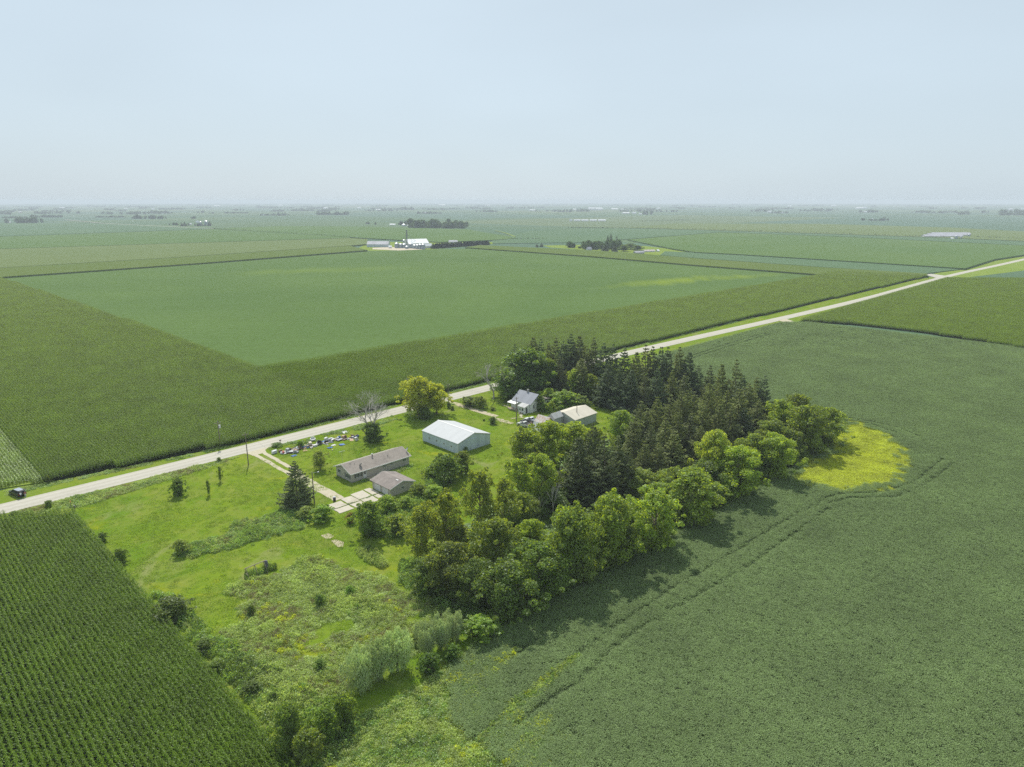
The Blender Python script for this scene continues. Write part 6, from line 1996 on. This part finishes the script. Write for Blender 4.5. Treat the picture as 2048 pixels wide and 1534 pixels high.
def elevator():
    x, y = G(814.3, 494)
    h = top_z(y, 463.5)
    t = thing("elevator_tower", "slim lattice grain elevator tower above the bins", "elevator tower", x, y, 0, .4)
    mb = MB()
    for sx_ in (-.9, .9):
        for sy_ in (-.9, .9):
            mb.tube((sx_, sy_, 0), (sx_ * .8, sy_ * .8, h), .12, .10, 5)
    k = 9
    for i in range(k):
        z0, z1 = h * i / k, h * (i + 1) / k
        for a, b in (((-.9, -.9), (.9, -.9)), ((.9, -.9), (.9, .9)), ((.9, .9), (-.9, .9)), ((-.9, .9), (-.9, -.9))):
            mb.tube((a[0], a[1], z0), (b[0], b[1], z1), .06, .06, 4)
            mb.tube((a[0], a[1], z1), (b[0], b[1], z1), .06, .06, 4)
    mb.build("lattice", M['tower_metal'], t)
    mb = MB(); mb.box(-.35, .35, -.3, .3, 0, h + .5); mb.build("leg_casing", M['tower_metal'], t)
    mb = MB(); mb.box(-1.1, 1.1, -.7, .7, h + .5, h + 2.6); mb.build("head_house", M['tower_metal'], t)
    for ex in (-10, 9, -4, 15):
        mb = MB(); mb.tube((0, 0, h * .86), (ex, -1.5 + ex * .08, h * .36), .16, .16, 6); mb.build("spout", M['tower_metal'], t)
elevator()
far_building(780.5, 5.5, 491, 496.5, "small white tank shed by the long white shed", 'far_white', 'white_wall', .2, .8)

def clump(x0, x1, top, base, label, kind='broad', depth=None, dens=1.0, seed=0, name="tree_clump"):
    """A far wood that reads as one mass: trees set out close together, one object."""
    r = np.random.default_rng(int(x0 * 7 + base * 13) + seed)
    xa, ya = G(x0, base); xb, yb = G(x1, base)
    wid = xb - xa
    h = max(3.0, top_z(ya, top))
    depth = depth or max(h * 1.2, wid * .22)
    n = int(max(3, dens * 2.2 * wid * depth / (h * .75) ** 2))
    n = min(n, 420)
    P = np.stack([r.uniform(xa, xb, n), ya + depth * r.random(n)], 1)
    hh = h * r.uniform(.62, 1.0, n) * np.clip(.76 + .75 * vnoise(P, max(12, wid / 6), x0), .38, 1.08)
    ww = hh * (r.uniform(.42, .6, n) if kind == 'spruce' else r.uniform(.85, 1.3, n))
    idx = r.integers(0, len(PROTO_FAR[kind]), n)
    scatter(name, label, "trees", P, r.uniform(0, 6.28, n), np.stack([ww, ww, hh], 1), idx, PROTO_FAR[kind])
M['far_leaf'] = leaf_mat("far_broad_leaf", (.10, .165, .055), (.17, .26, .06), 0.4, 0.0, 0.5, 0.3, 8.0)
M['far_needle'] = leaf_mat("far_needle", (.055, .080, .042), (.07, .10, .035), 0.3, 0.0, 0.5, 0.3, 8.0)
PROTO_FAR = {k: [recol(c, [M[m_]]) for c, t_ in PROTO[k]] for k, m_ in (('broad', 'far_leaf'), ('spruce', 'far_needle'), ('shrub', 'far_leaf'))}
def far_tree(cx, top, base, wpx, label, kind='spruce', tint=(.8, .85, .9), group=None):
    tree(kind, cx, top, base, wpx, label, "tree", tint, group)

# windbreak behind the bins
a, b = np.array(G(867, 497.3)), np.array(G(976, 489.3))
n = 120
tt = np.linspace(0, 1, n)
P = a + (b - a) * tt[:, None] + rng.normal(0, 1.2, (n, 2))
hw = top_z(a[1], 486.3) * (1.0 - .08 * tt) * rng.uniform(.88, 1.05, n)
scatter("windbreak", "dense dark conifer windbreak beside the grain bins", "windbreak", P, rng.uniform(0, 6.28, n), np.stack([hw * 1.05, hw * 1.05, hw], 1), rng.integers(0, 6, n), PROTO_FAR['spruce'])
# grove farmstead
clump(1170, 1244, 479, 500, "rounded tree grove around the far farmhouse", dens=1.0, depth=60)
clump(1136, 1153, 481.5, 496, "loose broadleaf trees at the end of the far farmstead")
clump(1154, 1162, 488, 497, "small pair of trees beside the far farmstead lane")
for i, (a, l) in enumerate((((1221, 466, 494, 9), "tallest dark spruce above the far farmstead grove"), ((1215, 470, 494, 7), "second spruce tip beside the tallest one of the far grove"), ((1233, 469.5, 494, 8), "slim spruce at the far end of the farmstead grove"), ((1239, 477, 495, 10), "stout spruce beside the slim one of the far grove"),
        ((1073.7, 487.5, 494.2, 5), "lone spruce in the field nearest the windbreak"), ((1083.2, 486, 493.6, 6), "lone spruce in the field nearer the far farmstead"), ((1229, 490, 503.5, 10), "pointed evergreen in front of the far farmhouse"), ((1210, 491, 503, 12), "dark evergreen before the far grove"))):
    far_tree(*a, l)
for a, l in (((1247, 489.5, 503, 20), "wide dark tree in front of the far grove"), ((1261, 486.5, 499, 20), "dark tree behind the wide dark tree of the far farmstead"), ((1275, 490.5, 500.5, 20), "last dark tree at the sheds of the far farmstead")):
    far_tree(*a, l, kind='oak', tint=(.7, .8, .9))
far_building(1180, 9, 494, 501.5, "small grey roofed house under the far grove", 'hog_roof', 'white_wall', .5, .8, "far_house", "house")
far_building(1222, 13, 489.5, 495, "white roofed barn hidden in the far grove", 'far_white', 'white_wall', .1, .5)
far_building(1280, 20, 502, 507.5, "dark low shed in front of the far farmstead", 'hog_roof', 'grey_boards', .35, .5)
far_building(1300, 23, 499.5, 504, "long pinkish roofed shed beside the dark low shed", 'pink_roof', 'white_wall', .3, .4)
far_building(1317, 4, 501, 503.5, "tiny white shed beyond the pinkish roof", 'far_white', 'white_wall', .3, .8)
# hog barns
for i, (cx, b_, l) in enumerate(((1888, 475.2, "nearest long grey hog barn"), (1896, 472.8, "middle long grey hog barn"), (1904, 470.8, "farthest long grey hog barn"))):
    far_building(cx, 74, b_ - 6.0, b_, l, 'hog_roof', 'white_wall', -.05, .22)
for a, l in (((1912, 5, 470.5, 478), "feed bin at the near corner of the hog barns"), ((1937.5, 5, 467.5, 474), "feed bin at the far end of the hog barns"), ((1921.5, 3.2, 473, 478), "small feed bin between the hog barn bins")):
    bin_(*a, l, "feed bins at the hog barns", "feed bin")
far_building(1905, 5, 476.5, 478.5, "tiny white shed in front of the hog barns", 'far_white', 'white_wall', .1, .6)
for i, (c, w) in enumerate(((1142, 6), (1154.5, 13), (1170, 14), (1187, 14), (1204, 15))):
    far_building(c, w, 438.6, 442.6, ["first short white barn of the distant row", "second white barn of the distant row", "third white barn of the distant row", "fourth white barn of the distant row", "last white barn of the distant row"][i], 'far_white', 'white_wall', .03, .35, group="white barns in the distant row")
# wooded farm beyond the bins
clump(815, 928, 438.5, 457, "broad wood behind the grain bin farm", depth=90, dens=1.0)
clump(793, 816, 437.5, 450, "dark conifers at the end of the broad wood", 'spruce', 50)
far_building(785, 11, 447.5, 450.5, "low white shed beside the dark conifers", 'far_white', 'white_wall', .1, .5)
bin_(808, 9, 447, 452, "white roofed bin at the edge of the broad wood")
far_building(816, 8, 449.5, 452, "small white shed at the edge of the broad wood", 'far_white', 'white_wall', .2, .6)
for a, l in (((733.5, 443, 448, 4), "spruce standing alone by the road to the broad wood"), ((737.5, 442.5, 448, 4), "second spruce by the road to the broad wood"), ((751, 443.5, 449, 3.5), "slim spruce nearer the broad wood")):
    far_tree(*a, l)
W_ = "scattered woods on the far plain"
for x0, x1, t_, b_, k, l in ((22, 80, 430.5, 446, 'broad', "dark grove on the far plain beside a lone conifer"), (56, 120, 429.5, 434.8, 'broad', "long belt of trees behind the dark grove"), (0, 48, 432, 436, 'broad', "low tree belt behind the lone conifer"),
        (188, 248, 431.5, 434.8, 'broad', "broken line of small trees on the far plain"), (263, 327, 429, 437.6, 'broad', "long wood crossing the plain behind the broken tree line"), (295, 341, 420, 427, 'broad', "oval wood with a white roof behind it"), (317, 368, 415, 419, 'broad', "thin wood behind the oval wood"),
        (336, 348, 442, 450.5, 'broad', "loose trees at the end of the silo farm"), (380, 392, 431, 437.5, 'broad', "small clump behind the silo farm"), (383, 420, 445.5, 452, 'spruce', "dark conifer hedge of the silo farm"), (417, 428, 423, 427, 'broad', "tiny clump beyond the silo farm"), (449, 493, 423.5, 426.5, 'broad', "string of tiny trees past the silo farm"),
        (521, 553, 426.5, 431, 'broad', "low trees of the small conifer farm"), (552, 577, 422.5, 431, 'spruce', "conifers of the small farm in the middle distance"), (581, 629, 418, 422, 'broad', "faint tree belt behind the small conifer farm"), (632, 695, 421.5, 430, 'broad', "dense wood in the middle distance"), (618, 650, 413, 416.8, 'broad', "faint trees above the dense wood"), (658, 679, 414, 419, 'broad', "small faint wood by a white roof"),
        (511, 551, 412, 415.5, 'broad', "faint wood near the horizon above the small conifer farm"), (833, 884, 421.5, 427.2, 'spruce', "dark straight windbreak beyond the broad wood"), (800, 829, 413.5, 420, 'broad', "faint wood above the straight windbreak"), (1009, 1027, 412.5, 417, 'broad', "small faint wood in the middle of the plain"),
        (1113, 1141, 418, 424.5, 'broad', "low wood before the white plant"), (1161, 1173, 415, 421, 'broad', "trees at the side of the white plant"), (1286, 1307, 421, 429.3, 'broad', "dark round wood beside the red barn"), (1297, 1312, 415, 419.5, 'broad', "faint wood behind the dark round wood"), (1545, 1578, 421, 426.5, 'broad', "wood behind three white barns"),
        (1624, 1647, 415.5, 421.5, 'broad', "small dark wood on the far plain"), (1720, 1751, 418.5, 425, 'broad', "trees among the white roofs of a far farm"), (1761, 1784, 429.5, 441.5, 'spruce', "dark conifer block on the far plain"), (1738, 1760, 435.5, 441.5, 'broad', "low trees beside the dark conifer block"), (1725, 1733, 434.5, 441, 'broad', "detached tree clump near the conifer block"),
        (1888, 1913, 419.5, 425, 'broad', "faint wood on the plain above the hog barns"), (1930, 1938, 419.5, 424, 'broad', "tiny faint wood above the hog barns"), (1964, 1985, 419.5, 425.5, 'broad', "faint wood with a white roof"), (2002, 2060, 416, 430, 'broad', "trees among the buildings of the far village")):
    clump(x0, x1, t_, b_, l, k, dens=.9)
far_tree(14, 432, 446, 7, "lone dark conifer beside the dark grove on the far plain")
for a, l in (((354, 443.5, 450.5, 4), "first dark conifer of the silo farm"), ((364, 444.5, 452.5, 5), "second dark conifer of the silo farm"), ((370, 443, 452, 7), "wide dark conifer of the silo farm"), ((377.5, 445, 451, 4), "small pointed conifer of the silo farm"), ((419.5, 441.5, 451.5, 6), "end conifer of the silo farm hedge")):
    far_tree(*a, l)
for a, l in (((401.5, 5, 442.5, 450), "smaller white roofed bin in the silo farm"), ((412.8, 7, 440.5, 450), "largest white roofed bin in the silo farm")):
    bin_(*a, l, "bins of the silo farm")
WB = [(18, 6, 443.5, 446, "tiny white shed under the lone conifer"), (40, 6, 423, 425.5, "tiny white roof with a red end on the plain"), (124, 9, 414.5, 417, "faint white roofs near the horizon"), (252, 6, 416.5, 418.5, "faint white shed above the broken tree line"), (306, 5, 416.8, 419.5, "small white roof behind the oval wood"), (381, 3, 446.5, 449.5, "tiny white shed at the silo farm"), (394.5, 6, 441.5, 446, "white roofed shed among the silo farm trees"),
      (434, 12, 410.5, 413, "pale building near the horizon above the silo farm"), (527, 4, 428, 431, "tiny pale shed of the small conifer farm"), (651, 9, 414.5, 418.5, "white roof beside the small faint wood"), (718, 7, 414, 416.5, "white dot of a barn before the wooded farm"), (756, 9, 418, 420.5, "small white barns above the wooded farm"), (852, 6, 424, 427, "white shed in front of the straight windbreak"), (975, 10, 409.5, 412, "pale barn near the horizon"), (1066, 12, 419, 421.5, "pale low roofs on the middle plain"),
      (1184, 14, 414.5, 420.5, "first big white hall of the white plant"), (1199, 16, 415, 420.5, "second big white hall of the white plant"), (1150, 8, 417.5, 420.5, "small white shed next to the white plant"), (1229, 12, 416.5, 419.5, "white sheds after the white plant"), (1245, 6, 417.5, 419.5, "tiny white shed after the white plant"), (1253, 15, 424.5, 427.5, "white roofed barn of the red barn farm"), (1269, 8, 424, 427.5, "smaller white barn of the red barn farm"), (1281, 6, 426.5, 429.5, "white shed in front of the dark round wood"),
      (1318, 8, 415.5, 418, "faint white barns behind the red barn farm"), (1539, 7, 421.5, 425.5, "first of three white barns on the plain"), (1551, 6, 423, 426, "second of three white barns on the plain"), (1564, 8, 423.5, 426.5, "third of three white barns on the plain"), (1720, 14, 414.5, 417.5, "long white roof of the far farm"), (1731, 7, 413.5, 417.5, "domed white roof of the far farm"), (1731, 7, 422, 425, "front white barn of the far farm"), (1745, 5, 420, 423.5, "small white barn of the far farm"), (1745, 4, 436.5, 440.5, "tiny white house beside the dark conifer block"), (1963, 5, 422, 424.5, "white roof by the faint wood"),
      (2005, 7, 425, 428.5, "first white roof of the far village"), (2014, 8, 425, 428.5, "second white roof of the far village"), (2022, 10, 416.5, 421.5, "white roofs behind the far village trees"), (2029, 7, 424, 428, "front white roof of the far village"), (2036, 8, 420, 424.5, "gable roof in the far village"), (2046, 8, 417, 421, "last white roof of the far village"), (1668, 12, 410, 413, "pale barn near the horizon beyond the dark wood"), (1580, 9, 411, 413.5, "faint pale roofs near the horizon past the three barns"), (884, 14, 408.5, 411.5, "faint pale buildings near the horizon above the windbreak"), (560, 10, 409.5, 412, "faint pale roof near the horizon above the faint wood")]
for c, w, t_, b_, l in WB:
    far_building(c, w, t_, b_, l, 'far_white', 'red_wall' if 'red end' in l else 'white_wall', random.Random(c).uniform(-.2, .5), .5, eave=.55)
# hedge lines between far fields
def hedge(pts, h, step, label):
    pts = [np.array(p) for p in PX(pts)]
    P = []
    for p, q in zip(pts[:-1], pts[1:]):
        k = int(np.linalg.norm(q - p) / step)
        P += [p + (q - p) * (i + rng.random()) / k for i in range(k)]
    P = np.array(P) + rng.normal(0, .6, (len(P), 2))
    hh = h * rng.uniform(.5, 1.15, len(P))
    scatter("hedgerow", label, "hedge", P, rng.uniform(0, 6.28, len(P)), np.stack([hh * 1.6, hh * 1.6, hh], 1), rng.integers(0, 5, len(P)), PROTO_FAR['shrub'])
hedge([(1137, 455.2), (1400, 459.3), (1850, 473.4), (1855, 472)], 2.6, 4, "dark hedgerow line running towards the hog barns")
hedge([(1950, 475), (2048, 478.5), (2120, 481)], 2.6, 4, "dark hedgerow line beyond the hog barns")
hedge([(427, 457.5), (560, 465.5), (700, 474.2)], 2.2, 4, "thin dark field edge behind the pale tan field")
hedge([(970, 478), (1030, 477.6), (1095, 478.4)], 2.0, 4, "short dark field edge before the far farmstead")
hedge([(1270, 443), (1330, 441), (1380, 440)], 2.4, 6, "thin field edge beyond the distant barn row")
for pts, w, l in (([(130, 439.5), (205, 447), (300, 452), (430, 457.5), (470, 459.5)], 7, "pale gravel road crossing the far plain"), ([(990, 462), (1010, 466), (1030, 474)], 5, "pale grassed waterway in the far field")):
    road_strip("far_road", [G(*p) for p in pts], w, .9, M['road'] if w == 7 else M['verge_grass'], l, .02, 3)
# faint woods towards the horizon
r = np.random.default_rng(77)
P, S = [], []
for i in range(190):
    d = 4200 * (15500 / 4200) ** r.random()
    th = r.uniform(-.72, .72)
    c = np.array([d * math.sin(th), d * math.cos(th)])
    k = r.integers(4, 22)
    wl = r.uniform(40, 260)
    ang = r.choice([0, A, -A])
    q = r.uniform(-.5, .5, k) * wl
    P.append(c + np.stack([q * math.cos(ang), q * math.sin(ang)], 1) + r.normal(0, 14, (k, 2)))
    h = r.uniform(8, 14, k)
    w = h * r.uniform(1.2, 2.2, k)
    S.append(np.stack([w, w, h], 1))
P, S = np.concatenate(P), np.concatenate(S)
scatter("distant_woods", "faint scattered woods fading towards the horizon", "woods", P, r.uniform(0, 6.28, len(P)), S, r.integers(0, 6, len(P)), PROTO_FAR['broad'])

# ------------------------------------------------------------------ haze over the plain
def haze():
    mb = MB()
    mb.box(-19000, 19000, -19000, 19000, -1.0, 76.0)
    m, nt, out = new_mat("haze_air")
    v = N(nt, "ShaderNodeVolumePrincipled")
    v.inputs["Color"].default_value = (.84, .93, 1.0, 1)
    v.inputs["Density"].default_value = 1.6e-4
    v.inputs["Anisotropy"].default_value = 0.0
    nt.links.new(v.outputs[0], out.inputs["Volume"])
    o = mb.build("haze", m)
    o["kind"] = "stuff"
    o["label"] = "thin summer haze lying over the wide farmland"
haze()
